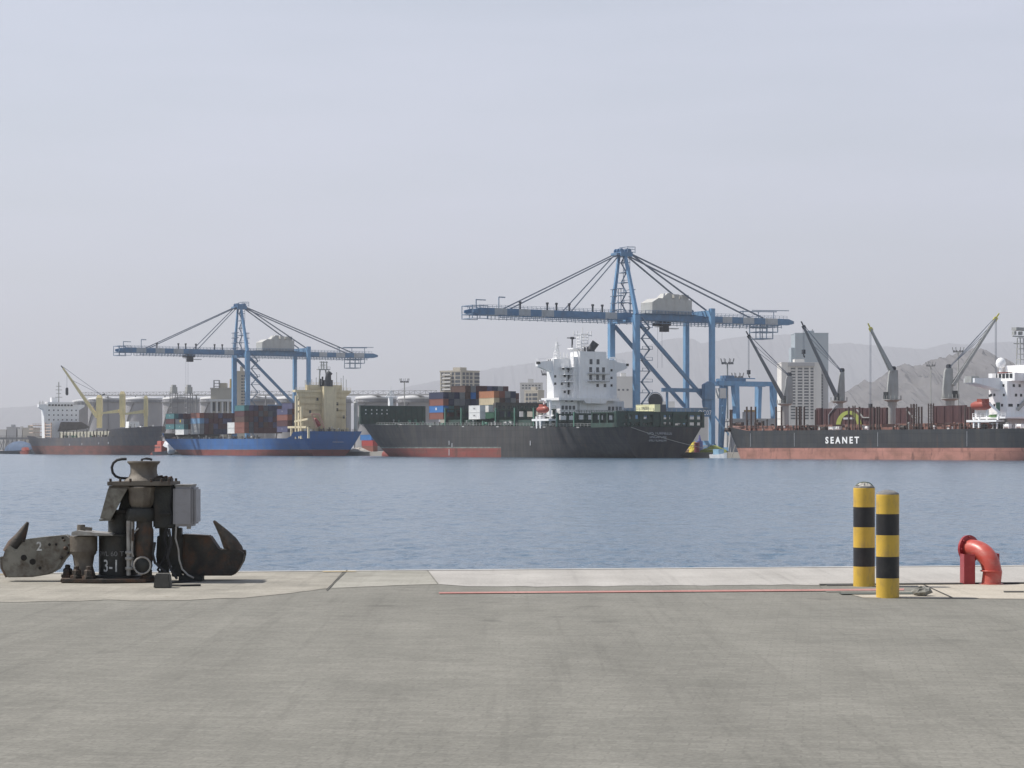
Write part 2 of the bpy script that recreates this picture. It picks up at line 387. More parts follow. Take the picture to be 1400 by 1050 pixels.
steel_p = pbr('pale_steel', (0.34, 0.33, 0.31), 0.5, 0.3, 0.15, 8, (0.16, 0.11, 0.07), 0.6, (9, 9, 9), 0.1)
rubber = pbr('black_rubber', (0.018, 0.018, 0.02), 0.55, 0, 0.2, 10)
stencil = pbr('stencil_white', (0.62, 0.62, 0.6), 0.7, 0, 0.15, 12, (0.10, 0.10, 0.09), 0.75, (30, 30, 30), thr=0.54)
stencil_d = pbr('stencil_faded', (0.30, 0.30, 0.30), 0.7, 0, 0.2, 12, (0.06, 0.06, 0.06), 0.9, (40, 40, 40), thr=0.48)

HD = gdepth(795); HK = F/HD
hook = thing('mooring_hook', 'dark rusty mooring hook unit with capstan, marked 3-1, at the quay edge', 'mooring hook', (G(165, 795).x, HD, QZ))
def hx(px): return (px-165)/HK
def hz_(py): return (795-py)/HK
def hp(pts): return [(hx(a), hz_(b)) for a, b in pts]
def wrap(o, r, a0):
    for v in o.data.vertices:
        a = v.co.x/r+a0; rr = r+0.003+max(0, v.co.z)
        v.co = Vector((rr*math.sin(a), -rr*math.cos(a), v.co.y))
# base
b = MB(); b.prism([(hx(80), 0.25), (hx(92), -0.42), (hx(150), -0.52), (hx(206), -0.40), (hx(226), 0.35), (hx(150), 0.75)], 0.012, 0.055, plane='xy')
base = b.build('base_plate', iron_b, hook, bevel=0.006)
nut = MB(); nut.lathe([(0.085, 0), (0.085, 0.035), (0.06, 0.04), (0.06, 0.10), (0.045, 0.115)], n=6).lathe([(0.035, 0.115), (0.035, 0.15), (0.02, 0.16)], n=10)
nm = nut.mesh('anchor_bolt', iron_b)
for px, yy in ((93, -0.02), (111, -0.30), (129, -0.36), (205, -0.2)):
    link('anchor_bolt', nm, hook, (hx(px), yy, 0.055), yy*5)
# pedestal drums
c0 = hx(161)
d = MB(); d.lathe([(0.29, 0.055), (0.29, 0.075), (0.245, 0.09), (0.245, 0.57), (0.265, 0.575), (0.265, 0.60)], (c0, 0.05, 0), 40)
drum = d.build('pedestal', iron, hook, smooth=True)
d = MB(); d.lathe([(0.165, 0.60), (0.165, 0.86), (0.22, 0.87), (0.22, 0.90)], (hx(164), 0.1, 0), 32)
d.build('upper_column', iron, hook, smooth=True)
t1 = text('lettering', '3-1', 0.215, stencil, hook, sx=0.78, ext=0.001, bold=0.002); wrap(t1, 0.245, -0.22); t1.location = (c0, 0.05, hz_(773.5))
t2 = text('lettering', 'SWL 60 T', 0.085, stencil_d, hook, sx=1.05, ext=0.001); wrap(t2, 0.245, -0.30); t2.location = (c0, 0.05, hz_(756.5))
# swinging arm pivot on the near left
d = MB(); d.lathe([(0.13, 0.055), (0.15, 0.08), (0.115, 0.2), (0.135, 0.33), (0.16, 0.36), (0.16, 0.385)], (hx(116), -0.08, 0), 28)
d.lathe([(0.172, 0.385), (0.172, 0.575)], (hx(116), -0.08, 0), 28)
d.build('pivot_post', brown_c, hook, smooth=True)
d = MB(); d.prism(hp([(104, 731), (105, 726), (112, 724), (136, 727), (160, 728.5), (160, 731)]), -0.32, 0.16)
d.build('cover_plate', steel_p, hook, bevel=0.004)
d = MB(); d.tube((hx(113), -0.1, hz_(726)), (hx(113), -0.1, hz_(717)), 0.055, 0.05, 8).beam((hx(111), -0.12, hz_(721)), (hx(128), -0.12, hz_(723)), 0.05, 0.04)
d.build('release_lever', brown_c, hook)
# hook on the left
body = hp([(36, 737), (60, 734), (91, 731), (99, 737), (101, 748), (95, 757), (88, 765), (80, 778), (68, 785), (46, 788.5), (12, 789), (6, 776), (5, 765), (9, 752), (15, 745), (24, 752)])
d = MB(); d.prism(body, -0.10, 0.16); hk1 = d.build('hook_arm', plate_g, hook, bevel=0.012)
d = MB(); d.prism(hp([(86, 733), (106, 733), (106, 752), (90, 757)]), -0.02, 0.10); d.build('arm_joint', iron_b, hook, bevel=0.01)
d = MB(); d.path([(hx(14), 0.03, hz_(757)), (hx(20), 0.03, hz_(745)), (hx(27), 0.03, hz_(735)), (hx(32), 0.03, hz_(725)), (hx(37.5), 0.03, hz_(714))], [0.11, 0.10, 0.075, 0.05, 0.018], 12)
d.build('hook_horn', iron_b, hook, smooth=True)
d = MB(); d.path([(hx(6), 0.03, hz_(760)), (hx(9), 0.03, hz_(774)), (hx(13), 0.03, hz_(788))], [0.07, 0.09, 0.06], 10); d.build('hook_back', iron_b, hook, smooth=True)
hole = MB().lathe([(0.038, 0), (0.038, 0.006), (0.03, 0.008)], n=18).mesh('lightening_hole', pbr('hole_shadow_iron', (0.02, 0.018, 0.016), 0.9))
rot = Matrix.Rotation(R(90), 4, 'X')
hole.transform(rot)
for px, py, k in ((35, 762, 1), (47, 767.5, 1), (57, 776, 0.5), (70, 744, 0.45), (79, 744, 0.4), (88, 735, 0.45), (35, 739, 0.4)):
    o = link('pin_hole', hole, hk1, (hx(px), -0.099, hz_(py))); o.scale = (k, 1, k)
o = text('lettering', '2', 0.155, stencil, hook, (hx(56), -0.1045, hz_(747)), (R(90), 0, 0), 0.001, 0.9, bold=0.003)
# hook on the right
body2 = hp([(246, 731), (284, 733), (297, 752), (324, 752), (332, 757), (330, 768), (322, 782), (316, 788), (250, 788), (236, 770)])
d = MB(); d.prism(body2, 0.12, 0.40); d.build('hook_arm', iron_b, hook, bevel=0.012)
d = MB(); d.path([(hx(318), 0.26, hz_(766)), (hx(316), 0.26, hz_(752)), (hx(310), 0.26, hz_(742)), (hx(302), 0.26, hz_(730)), (hx(288.5), 0.26, hz_(713))], [0.13, 0.115, 0.10, 0.065, 0.016], 12)
d.build('hook_horn', iron_b, hook, smooth=True)
d = MB(); d.tube((hx(326), 0.26, hz_(757)), (hx(333), 0.26, hz_(757)), 0.05, 0.035, 8); d.build('horn_pin', iron_b, hook)
# head: deck plate, guard, gear, motor
d = MB(); d.prism([(hx(152.5), -0.30), (hx(238), -0.33), (hx(242), 0.28), (hx(157), 0.33)], hz_(663.5), hz_(658), plane='xy')
d.box(hx(154), hx(182), -0.27, 0.3, hz_(668), hz_(664)); d.build('head_plate', brown_c, hook, bevel=0.004)
d = MB(); d.prism(hp([(153.5, 667), (180, 667), (157, 709), (142.5, 708)]), -0.29, -0.26)
d.prism(hp([(141, 709), (157, 709), (157, 711), (142, 711.5)]), -0.29, 0.2); d.prism(hp([(153.5, 667), (156, 667), (145, 708), (142.5, 708)]), -0.26, 0.25)
d.build('guard_plate', plate_g, hook, bevel=0.003)
d = MB(); d.prism(hp([(172, 664), (215, 664), (215, 712), (158, 712)]), -0.05, 0.26); d.build('gear_case', iron, hook, bevel=0.01)
d = MB(); d.lathe([(0.15, hz_(664)), (0.18, hz_(666)), (0.16, hz_(674)), (0.165, hz_(680)), (0.145, hz_(689)), (0.11, hz_(695))], (hx(196), -0.16, 0), 10)
gb = d.build('gear_coupling', brown_c, hook, smooth=30)
d = MB(); d.lathe([(0.16, hz_(712)), (0.18, hz_(707)), (0.18, hz_(700)), (0.165, hz_(695)), (0.12, hz_(693))], (hx(195), -0.16, 0), 24); d.build('coupling_flange', iron, hook, smooth=True)
bm_ = MB().lathe([(0.016, -0.012), (0.016, 0.03), (0.008, 0.034)], n=6).mesh('flange_bolt', iron_b)
for a in range(9):
    t_ = a/9*6.283; link('flange_bolt', bm_, gb, (hx(195)+0.16*math.cos(t_), -0.16+0.16*math.sin(t_), hz_(700)-0.06))
for px, yy in ((156, -0.25), (170, -0.29), (184, -0.30), (212, -0.31), (226, -0.30), (236, -0.30), (239, 0.1)):
    link('flange_bolt', bm_, hook, (hx(px), yy, hz_(657.5)))
for px, py, w_, h_ in ((219, 660, .10, .05), (227, 658.5, .07, .045), (234, 660, .06, .04)):
    d = MB(); d.box(hx(px)-w_/2, hx(px)+w_/2, -0.2, 0.0, hz_(658), hz_(658)+h_).tube((hx(px)-w_*.3, -0.1, hz_(658)+h_), (hx(px)+w_*.5, -0.12, hz_(658)+h_*1.3), .018, .018, 7); d.build('hydraulic_fitting', iron_b, hook, bevel=0.004)
d = MB(); d.path([(hx(a), -0.16-.02*(a % 3), hz_(c)) for a, c in ((219, 656), (226, 655), (232, 658), (237, 664), (238, 676), (235, 690), (238, 704), (236, 716))], 0.014, 7); d.build('hose', rubber, hook, smooth=True)
d = MB(); d.path([(hx(a), -0.30, hz_(c)) for a, c in ((188, 760), (186, 752), (187, 738), (189, 726), (195, 721))], 0.010, 6); d.build('hose', steel_p, hook, smooth=True)
for px, py, r_ in ((92, 749, .03), (97, 744, .022), (95, 756, .02), (86, 762, .024), (90, 738, .018)):
    d = MB(); d.lathe([(r_, -.02), (r_*.9, .02), (r_*.4, .035)], (hx(px), -0.10, hz_(py)), 7, axis=Matrix.Rotation(R(90), 3, 'X')); d.build('rivet', iron_b, hook)
d = MB(); d.path([(hx(181), -0.27, hz_(711)), (hx(181), -0.27, hz_(785))], 0.028, 10)
d.path([(hx(186), -0.27, hz_(711)), (hx(185.5), -0.27, hz_(772)), (hx(190), -0.28, hz_(776))], 0.018, 8)
pp = d.build('grease_pipe', steel_p, hook, smooth=True)
for py in (754, 762, 775.5):
    d = MB(); d.lathe([(0.05, -0.018), (0.055, 0), (0.05, 0.018)], (hx(182), -0.27, hz_(py)), 14); d.build('pipe_clamp', steel_p, pp)
d = MB(); d.lathe([(0.095, hz_(768)), (0.115, hz_(764)), (0.115, hz_(724)), (0.10, hz_(719)), (0.10, hz_(712))], (hx(201), -0.2, 0), 22)
d.beam((hx(188), -0.33, hz_(722)), (hx(188), -0.33, hz_(738)), 0.03, 0.03); d.build('drive_motor', iron_b, hook, smooth=True)
d = MB(); d.lathe([(0.03, hz_(784)), (0.085, hz_(781)), (0.11, hz_(772)), (0.10, hz_(764)), (0.05, hz_(758))], (hx(201), -0.24, 0), 18)
d.build('valve_body', iron, hook, smooth=True)
d = MB(); d.path([(hx(201)+0.105*math.cos(t/14*6.283), -0.36, hz_(771)+0.105*math.sin(t/14*6.283)) for t in range(15)], 0.012, 6); d.build('hand_wheel', steel_p, hook, smooth=True)
# capstan
d = MB(); d.lathe([(0.245, hz_(657.5)), (0.235, hz_(655.5)), (0.19, hz_(652)), (0.168, hz_(647)), (0.165, hz_(641)), (0.172, hz_(636)), (0.195, hz_(633.5)), (0.205, hz_(632.5)), (0.205, hz_(630.5)), (0.12, hz_(630.2)), (0.10, hz_(631.5))], (hx(196.5), 0, 0), 40)
d.build('capstan_drum', brown_c, hook, smooth=True)
loop = [(174, 627.5), (168, 627.6), (161, 629), (156, 633), (153.8, 639), (155, 646), (159, 651), (165, 653.4), (172, 653.8), (176, 654)]
d = MB(); d.path([(hx(a), -0.05, hz_(c)) for a, c in loop], 0.017, 8)
d.build('foot_bar', rubber, hook, smooth=True)
d = MB(); d.path([(hx(a), 0.22, hz_(c)) for a, c in ((188, 654), (189, 640), (190, 628), (196, 627), (201, 627.6), (204, 629))], 0.015, 8); d.build('foot_bar', rubber, hook, smooth=True)
# motor and control box
d = MB(); d.box(hx(212), hx(243), -0.16, 0.24, hz_(722), hz_(663)); d.build('motor_housing', iron, hook, bevel=0.02)
d = MB(); d.box(hx(219), hx(236), -0.2, -0.16, hz_(703), hz_(701)); d.build('housing_rib', iron, hook)
d = MB(); d.box(hx(240.5), hx(268), -0.26, 0.22, hz_(719), hz_(664.5)); bx = d.build('control_box', greybox, hook, bevel=0.03)
d = MB(); d.box(hx(266), hx(271.5), -0.24, 0.20, hz_(716), hz_(666)); d.build('box_door', greybox, bx, bevel=0.025)
d = MB(); d.box(hx(241.5), hx(267), -0.25, 0.21, hz_(664.5), hz_(662)); d.build('box_lid', steel_p, bx, bevel=0.012)
d = MB(); d.box(hx(258.5), hx(263.5), -0.2, -0.14, hz_(722.5), hz_(719)); d.build('box_foot', steel_p, bx)
# rear frame and hoses below the motor
d = MB()
d.beam((hx(222), 0.1, hz_(722)), (hx(224), 0.1, hz_(789)), 0.12, 0.10).beam((hx(240), 0.14, hz_(722)), (hx(240), 0.14, hz_(789)), 0.14, 0.12)
d.beam((hx(213), 0.1, hz_(748)), (hx(248), 0.1, hz_(750)), 0.10, 0.28).beam((hx(213), 0.1, hz_(768)), (hx(248), 0.1, hz_(764)), 0.08, 0.16)
d.build('rear_frame', iron, hook, bevel=0.008)
hs_ = [[(230, 722), (227, 735), (231, 752), (225, 768), (218, 778), (226, 788)], [(244, 719), (243, 735), (247, 750), (248, 764), (252, 777), (260, 785), (268, 789)],
       [(235, 722), (238, 742), (233, 760), (238, 778), (246, 790)], [(217, 740), (214, 756), (217, 768), (222, 772), (230, 779), (236, 788)]]
for i, pts in enumerate(hs_):
    d = MB(); d.path([(hx(a), -0.14-0.05*i, max(0.03, hz_(c))) for a, c in pts], 0.017 if i != 1 else 0.012, 7)
    d.build('hose', rubber if i != 1 else steel_p, hook, smooth=True)
d = MB(); d.box(hx(246), hx(278), -0.12, 0.1, 0.0, hz_(786.5)); d.build('cable_box', iron, hook, bevel=0.01)
d = MB(); d.path([(hx(a), y, 0.018) for a, y in ((272, -0.1), (255, -0.28), (242, -0.52), (241, -0.80), (250, -1.05), (266, -1.10), (290, -1.02))], 0.013, 7)
tag(d.build('power_cable', rubber), 'loose black cable looped on the pavement under the grey control box', 'cable').location = hook.location
d = MB(); d.prism([(hx(209), 0.0), (hx(231), 0.0), (hx(229), hz_(776.5)), (hx(227), hz_(775.8)), (hx(212.5), hz_(775.8)), (hx(211), hz_(776.5))], -0.09, 0.10)
o = d.build('wheel_chock', pbr('chock_rubber', (0.085, 0.082, 0.075), 0.85, 0, 0.15, 9, (0.2, 0.19, 0.16), 0.4, (8, 8, 8), 0.3), bevel=0.012)
o.location = (G(165, 804).x+hx(0)*0, gdepth(804), QZ); tag(o, 'small dark rubber wheel chock on the pavement in front of the mooring hook', 'wheel chock')

# ---------------------------------------------------------------- two striped bollards
yel = pbr('bollard_yellow', (0.61, 0.395, 0.055), 0.45, 0, 0.07, 4, (0.27, 0.19, 0.09), 0.6, (11, 11, 4), 0.10, 30, 0.58)
blk = pbr('bollard_black', (0.016, 0.016, 0.018), 0.45, 0, 0.25, 6, (0.05, 0.045, 0.04), 0.5, (10, 10, 6), 0.06, 30, 0.6)
capg = pbr('cap_grey', (0.17, 0.165, 0.16), 0.8, 0, 0.2, 12, (0.3, 0.29, 0.27), 0.6, (20, 20, 20), 0.3)
def bollard(px0, px1, base, bands, label, broken):
    Y = gdepth(base); k = F/Y; r = (px1-px0)/2/k
    t = thing('striped_bollard', label, 'bollard', ((((px0+px1)/2-700)/F*Y), Y+r, QZ), 0, 'striped bollards on the quay')
    d = MB(); n = 40
    for i in range(len(bands)-1):
        z0, z1 = (base-bands[i])/k, (base-bands[i+1])/k
        vs = [(r*math.cos(2*math.pi*j/n), r*math.sin(2*math.pi*j/n), z) for z in (z0, z1) for j in range(n)]
        d.add(vs, [(j, (j+1) % n, n+(j+1) % n, n+j) for j in range(n)], i % 2)
    zt = (base-bands[-1])/k
    d.lathe([(r, zt), (r*0.985, zt+0.006), (0.01, zt+0.008)], n=n)
    post = d.build('post', [yel, blk], t, smooth=True)
    d = MB()
    if not broken:
        d.lathe([(r*0.99, zt+0.006), (r*0.97, zt+0.016), (r*0.8, zt+0.034), (r*0.5, zt+0.05), (r*0.2, zt+0.058), (0.004, zt+0.06)], n=n)
        d.build('cap', capg, t, smooth=True)
    else:
        rr = random.Random(5)
        d.lathe([(r*0.98, zt+0.006), (r*0.97, zt+0.014), (r*0.90, zt+0.025), (r*0.84, zt+0.03), (r*0.82, zt+0.01)], n=n)
        d.build('cap', capg, t, smooth=True)
        d = MB(); d.lathe([(r*0.80, zt+0.01), (r*0.70, zt+0.035), (r*0.45, zt+0.058), (r*0.2, zt+0.062), (0.004, zt+0.06)], n=18)
        d.v = [(x+rr.uniform(-.012, .012), y+rr.uniform(-.012, .012), z+rr.uniform(-.015, .015)) for x, y, z in d.v]
        d.build('fill', pbr('mortar_fill', (0.42, 0.40, 0.36), 0.9, 0, 0.3, 20, bump=0.5), t)
        d = MB(); d.path([(r*0.8*math.cos(a/16*math.pi), -0.02, zt+0.015+0.062*math.sin(a/16*math.pi)) for a in range(17)], 0.006, 6)
        d.build('cap_strap', pbr('strap_green', (0.09, 0.13, 0.08), 0.6), t, smooth=True)
    return t
bollard(1169, 1198.5, 803, (803, 775, 749, 721, 693.5, 668), 'black and yellow bollard with a broken cap, behind the other bollard', True)
bollard(1200.5, 1232, 818, (818, 791, 761.5, 732, 703, 677), 'black and yellow bollard with a smooth grey domed cap, in front', False)
rr = random.Random(11); d = MB()
d.lathe([(0.03, 0), (0.075, 0.015), (0.085, 0.05), (0.06, 0.085), (0.01, 0.10)], n=9)
d.v = [(x*1.3+rr.uniform(-.02, .02), y+rr.uniform(-.02, .02), max(0, z+rr.uniform(-.015, .015))) for x, y, z in d.v]
o = d.build('rock', pbr('rock_grey', (0.22, 0.215, 0.19), 0.9, 0, 0.3, 14, bump=0.6)); o.location = G(1260, 815, 0.004)
tag(o, 'small grey lump of rock beside the bollard with the domed cap', 'rock')
for px, py in ((1253, 814.2), (1249, 815.5)):
    pass

# ---------------------------------------------------------------- red pipe elbow
redp = pbr('pipe_red', (0.46, 0.075, 0.055), 0.38, 0, 0.14, 5, (0.46, 0.22, 0.18), 0.6, (5, 5, 9), 0.08, 30, 0.56)
redd = pbr('stand_red', (0.30, 0.022, 0.028), 0.4, 0, 0.12, 6, (0.40, 0.13, 0.11), 0.4, (6, 6, 6), 0.06, 30, 0.6)
PY_ = 798.5; PD = gdepth(PY_); PK = F/PD
pipe = thing('pipe_elbow', 'red water pipe elbow with flange held between two red stands', 'pipe', ((1341-700)/F*PD, PD, QZ))
def rx(px): return (px-1341)/PK
def rz_(py): return (PY_-py)/PK
pts = []
for a in range(0, 13):
    t = a/12*R(78)
    pts.append((rx(1331)+0.21*math.sin(t), 0.26-0.36*math.sin(t)*0.9, rz_(752)-0.27*(1-math.cos(t))+0.02*math.sin(2*t)))
end = pts[-1]
pts += [(end[0]+0.015, end[1]-0.01, end[2]-0.06), (rx(1353), end[1]-0.02, 0.0)]
d = MB(); d.path(pts, [0.118]*len(pts), 28); d.build('elbow', redp, pipe, smooth=True)
d = MB(); d.lathe([(0.128, 0.0), (0.132, 0.008), (0.128, 0.016)], (rx(1353), end[1]-0.02, 0.16), 28); d.lathe([(0.15, 0), (0.15, 0.012), (0.12, 0.015)], (rx(1353), end[1]-0.02, 0.0), 28)
d.build('pipe_collar', redp, pipe, smooth=True)
ax = (Vector(pts[1])-Vector(pts[0])).normalized(); q3 = ax.to_track_quat('Z', 'Y').to_matrix()
c = Vector(pts[0])
d = MB(); d.lathe([(0.175, -0.02), (0.175, 0.012), (0.125, 0.014)], c, 32, axis=q3); fl = d.build('flange', redd, pipe, smooth=True)
bolt = MB().lathe([(0.014, -0.035), (0.014, 0.03)], n=6).mesh('flange_bolt', redd)
for i in range(8):
    a = 2*math.pi*i/8; o = link('flange_bolt', bolt, fl, c+q3 @ Vector((0.15*math.cos(a), 0.15*math.sin(a), 0)))
    o.rotation_euler = q3.to_euler()
d = MB(); d.prism([(rx(1316), -0.10), (rx(1331), -0.10), (rx(1331), 0.10), (rx(1329.5), 0.10), (rx(1329.5), -0.08), (rx(1317.5), -0.08), (rx(1317.5), 0.16), (rx(1316), 0.16)], 0.0, rz_(757.5), plane='xy')
d.build('stand', redd, pipe, bevel=0.003)
d = MB(); d.prism([(rx(1356), 0.02), (rx(1367), 0.02), (rx(1367), 0.24), (rx(1365.5), 0.24), (rx(1365.5), 0.035), (rx(1356), 0.035)], 0.0, rz_(757), plane='xy')
d.build('stand', redd, pipe, bevel=0.003)
d = MB(); d.box(rx(1329), rx(1358), 0.06, 0.10, rz_(757)-0.08, rz_(757)-0.03); d.build('cross_bar', redd, pipe)
# ---------------------------------------------------------------- far quay
LQ = 20.0
fq = MB()
a, b_, c, d_ = W(-1600, LQ), W(330, LQ), W(330, 2600), W(-1600, 2600)
def clampy(v): return v
shore = [W(-1560, LQ), W(420, LQ), W(420, LQ+1200), Vector((3900, 9900, 0)), Vector((-3900, 9900, 0)), Vector((-3000, 3200, 0))]
fq.prism([(p.x, p.y) for p in shore], -4, 2.0, plane='xy')
tag(fq.build('far_quay_ground', pbr('far_quay_concrete', (0.30, 0.28, 0.25), 0.9, 0, 0.15, 0.05)), kind='structure')

# ---------------------------------------------------------------- quay cranes
blue = pbr('crane_blue', (0.155, 0.315, 0.51), 0.45, 0, 0.10, 0.4, (0.16, 0.2, 0.24), 0.4, (0.5, 0.5, 0.15))
blue_d = pbr('crane_blue_dark', (0.115, 0.22, 0.36), 0.5, 0, 0.12, 0.5, (0.14, 0.15, 0.17), 0.4, (0.6, 0.6, 0.2))
cgrey = pbr('crane_grey', (0.42, 0.44, 0.46), 0.5, 0, 0.08, 0.5, (0.25, 0.24, 0.22), 0.4, (0.6, 0.6, 0.2))
house = pbr('machine_house_grey', (0.46, 0.46, 0.44), 0.6, 0, 0.06, 0.5, (0.3, 0.28, 0.25), 0.4, (0.5, 0.5, 0.1))
stay_m = pbr('stay_steel', (0.13, 0.16, 0.21), 0.5, 0.2, 0.1, 1)
rail_m = pbr('rail_steel', (0.17, 0.24, 0.33), 0.5, 0.1, 0.1, 1)
dark = pbr('dark_machinery', (0.035, 0.04, 0.05), 0.6, 0, 0.3, 1)
white_m = pbr('ship_white', (0.86, 0.86, 0.86), 0.5, 0, 0.04, 0.4, (0.62, 0.55, 0.47), 0.35, (1.2, 1.2, 0.12), thr=0.6)
SC, LS = -59.3, 23.0
def cy(px): return l_at(px, SC)-LS
def cz(py, px=855): return z_at(py, SC, l_at(px, SC))
crane = thing('container_crane', 'large blue ship-to-shore container crane beside the white deckhouse, its cab near the tower', 'crane', W(SC, LS, 2.0), TH, 'blue quay cranes')
Z0 = 2.0
HX, GA = 8.8, 35.7                 # half leg spacing along the quay, rail gauge
ZB = 54.0-Z0; ZA = 80.3-Z0         # girder and apex over the quay
TIP, BACK = -69.2, 80.2
for x in (-HX, HX):
    MB().beam((x, 0, 3), (x, 0, ZB+1.0), 1.9, 2.3, up=(0, 1, 0)).build('leg', blue, crane)
    MB().beam((x, GA, 3), (x, GA, ZB+(4.5 if x > 0 else 3.5)), 1.7, 1.9, up=(0, 1, 0)).build('leg', blue, crane)
    MB().beam((x, 1.5, ZB-2.5), (x, GA-1, 18.5), 1.1, 1.3).build('diagonal_brace', blue_d, crane)
    MB().beam((x, 1.2, 15.6), (x, GA-1.0, 15.6), 1.5, 3.4).build('portal_tie', blue_d, crane)
    for y in (0, GA):
        d = MB()
        for k in range(4): d.lathe([(0.55, -0.25), (0.55, 0.25)], (x-4.2+k*2.8, y, 0.55), 12, axis=Matrix.Rotation(R(90), 3, 'X'))
        d.box(x-5, x+5, y-0.5, y+0.5, 0.7, 2.2).box(x-2, x+2, y-0.6, y+0.6, 2.2, 3.2)
        d.build('bogie', blue_d, crane)
for y in (0, GA):
    MB().beam((-HX+1, y, 3.6), (HX-1, y, 3.6), 1.3, 1.8).build('sill_beam', blue, crane)
    MB().beam((-HX+1, y, 15.6), (HX-1, y, 15.6), 1.3, 2.6).build('portal_beam', blue, crane)
MB().beam((-HX+0.9, 0, ZB-0.9), (HX-0.9, 0, ZB-0.9), 1.6, 2.0).build('cross_beam', blue, crane)
MB().beam((-HX+0.9, GA, ZB+2.6), (HX-0.9, GA, ZB+2.6), 1.6, 2.4).build('cross_beam', blue, crane)
# girders with banded ends
cuts = [TIP+3, cy(669), cy(686), cy(702), cy(718), cy(733), cy(750), cy(820), cy(836), cy(980), cy(993), cy(1008), cy(1023), cy(1038), cy(1055), BACK-3]
for x in (-3.3, 3.3):
    d = MB()
    for i in range(len(cuts)-1):
        grey = i in (1, 3, 5, 7, 9, 11, 13)
        d.beam((x, cuts[i], ZB+0.6), (x, cuts[i+1], ZB+0.6), 1.5, 2.5, mi=1 if grey else 0)
    d.beam((x, TIP, ZB+0.6), (x, TIP+3, ZB+0.6), 0.8, 1.0, 1.5, 2.5).beam((x, BACK-3, ZB+0.6), (x, BACK, ZB+0.5), 1.5, 2.5, 0.8, 1.0)
    g = d.build('girder', [blue_d, cgrey], crane)
d = MB()
for k in range(26):
    y = TIP+4+k*5.7; d.beam((-2.5, y, ZB+0.9), (2.5, y, ZB+0.9), 0.5, 0.8)
d.build('girder_ties', blue_d, crane)
# catwalk under the girder
d = MB(); y0, y1 = cy(675), cy(1058)
for x in (-4.9, 4.9):
    d.beam((x, y0, ZB-1.7), (x, y1, ZB-1.7), 0.9, 0.18).beam((x, y0, ZB-0.9), (x, y1, ZB-0.9), 0.08, 0.08)
    n = int((y1-y0)/1.7)
    for k in range(n+1):
        y = y0+(y1-y0)*k/n; d.beam((x, y, ZB-2.1 if k % 2 else ZB-1.7), (x, y, ZB-0.6), 0.22, 0.22)
d.build('catwalk', rail_m, crane)
d = MB()
for x in (-4.3, 4.3):
    d.beam((x, TIP+2, ZB+2.95), (x, BACK-4, ZB+2.95), 0.09, 0.09).beam((x, TIP+2, ZB+2.4), (x, BACK-4, ZB+2.4), 0.07, 0.07)
    n = 75
    for k in range(n+1):
        y = TIP+2+(BACK-TIP-6)*k/n; d.beam((x, y, ZB+1.85), (x, y, ZB+2.95), 0.1, 0.1)
d.build('handrail', rail_m, crane)
post = MB().beam((0, 0, 0), (0, 0, 2.4), 0.55, 0.45).box(-0.4, 0.4, -0.4, 0.4, 2.2, 2.9).mesh('floodlight', dark)
for px in (705, 742, 754.5, 772, 804, 817):
    link('floodlight', post, crane, (3.3, cy(px), ZB+1.86))
d = MB(); d.beam((0, cy(651), ZB+1.8), (0, cy(651), ZB+5.2), 0.3).beam((0, cy(651), ZB+5.0), (0, cy(664), ZB+5.0), 0.35).build('tip_davit', rail_m, crane)
d = MB(); d.beam((0, cy(682), ZB+1.8), (0, cy(682), ZB+6.4), 0.3).beam((0, cy(682), ZB+6.3), (0, cy(690.5), ZB+6.3), 0.4).build('tip_davit', rail_m, crane)
d = MB()
for z in (ZB-2.2, ZB-0.6, ZB+2.6):
    d.beam((-4, TIP-0.6, z), (4, TIP-0.6, z), 0.3).beam((-4, TIP-0.6, z), (-4, TIP+6, z), 0.25).beam((4, TIP-0.6, z), (4, TIP+6, z), 0.25)
for y in (TIP-0.6, TIP+2.6, TIP+6):
    for x in (-4, 4): d.beam((x, y, ZB-2.2), (x, y, ZB+2.6), 0.25)
d.build('tip_platform', rail_m, crane)
# A-frame
for x in (-1, 1):
    MB().beam((x*(HX-0.1), 0, ZB+1.2), (x*2.2, -0.8, ZA-2.0), 1.35, 1.5, 0.9, 1.1).build('mast', blue, crane)
d = MB(); d.box(-3.0, 3.0, -3.2, 2.2, ZA-2.4, ZA-0.7); d.box(-2.2, 2.2, -4.6, -3.2, ZA-2.0, ZA-1.1)
for x in (-2, 0, 2):
    for y in (-2.4, 1.2): d.lathe([(0.9, -0.2), (0.9, 0.2)], (x, y, ZA-0.2), 14, axis=Matrix.Rotation(R(90), 3, 'Y'))
d.build('apex_head', blue_d, crane)
d = MB()
for z in (ZA-0.6, ZA+0.5, ZA+1.4):
    d.beam((-2.8, 0.0, z), (2.8, 0.0, z), 0.16).beam((-2.8, 3.4, z), (2.8, 3.4, z), 0.16).beam((2.8, 0, z), (2.8, 3.4, z), 0.16).beam((-2.8, 0, z), (-2.8, 3.4, z), 0.16)
for x in (-2.8, 2.8):
    for y in (0, 3.4): d.beam((x, y, ZA-0.9), (x, y, ZA+1.5), 0.18)
d.build('apex_platform', rail_m, crane)
d = MB()
for k in range(6):                                # zigzag ladders inside the A-frame
    z = ZB+2+k*3.9; xx = -1.8 if k % 2 else 1.8
    d.box(-2.4, 2.4, -1.4, 1.4, z, z+0.22); d.beam((xx, 0, z+0.2), (-xx, 0, z+4.0), 0.5, 0.25)
    for x in (-2.3, 2.3): d.beam((x, -1.3, z), (x, -1.3, z+1.2), 0.15); d.beam((x, 1.3, z), (x, 1.3, z+3.9), 0.16)
    d.beam((-2.4, 1.3, z+1.2), (2.4, 1.3, z+1.2), 0.14)
d.build('tower_ladder', rail_m, crane)
d = MB()
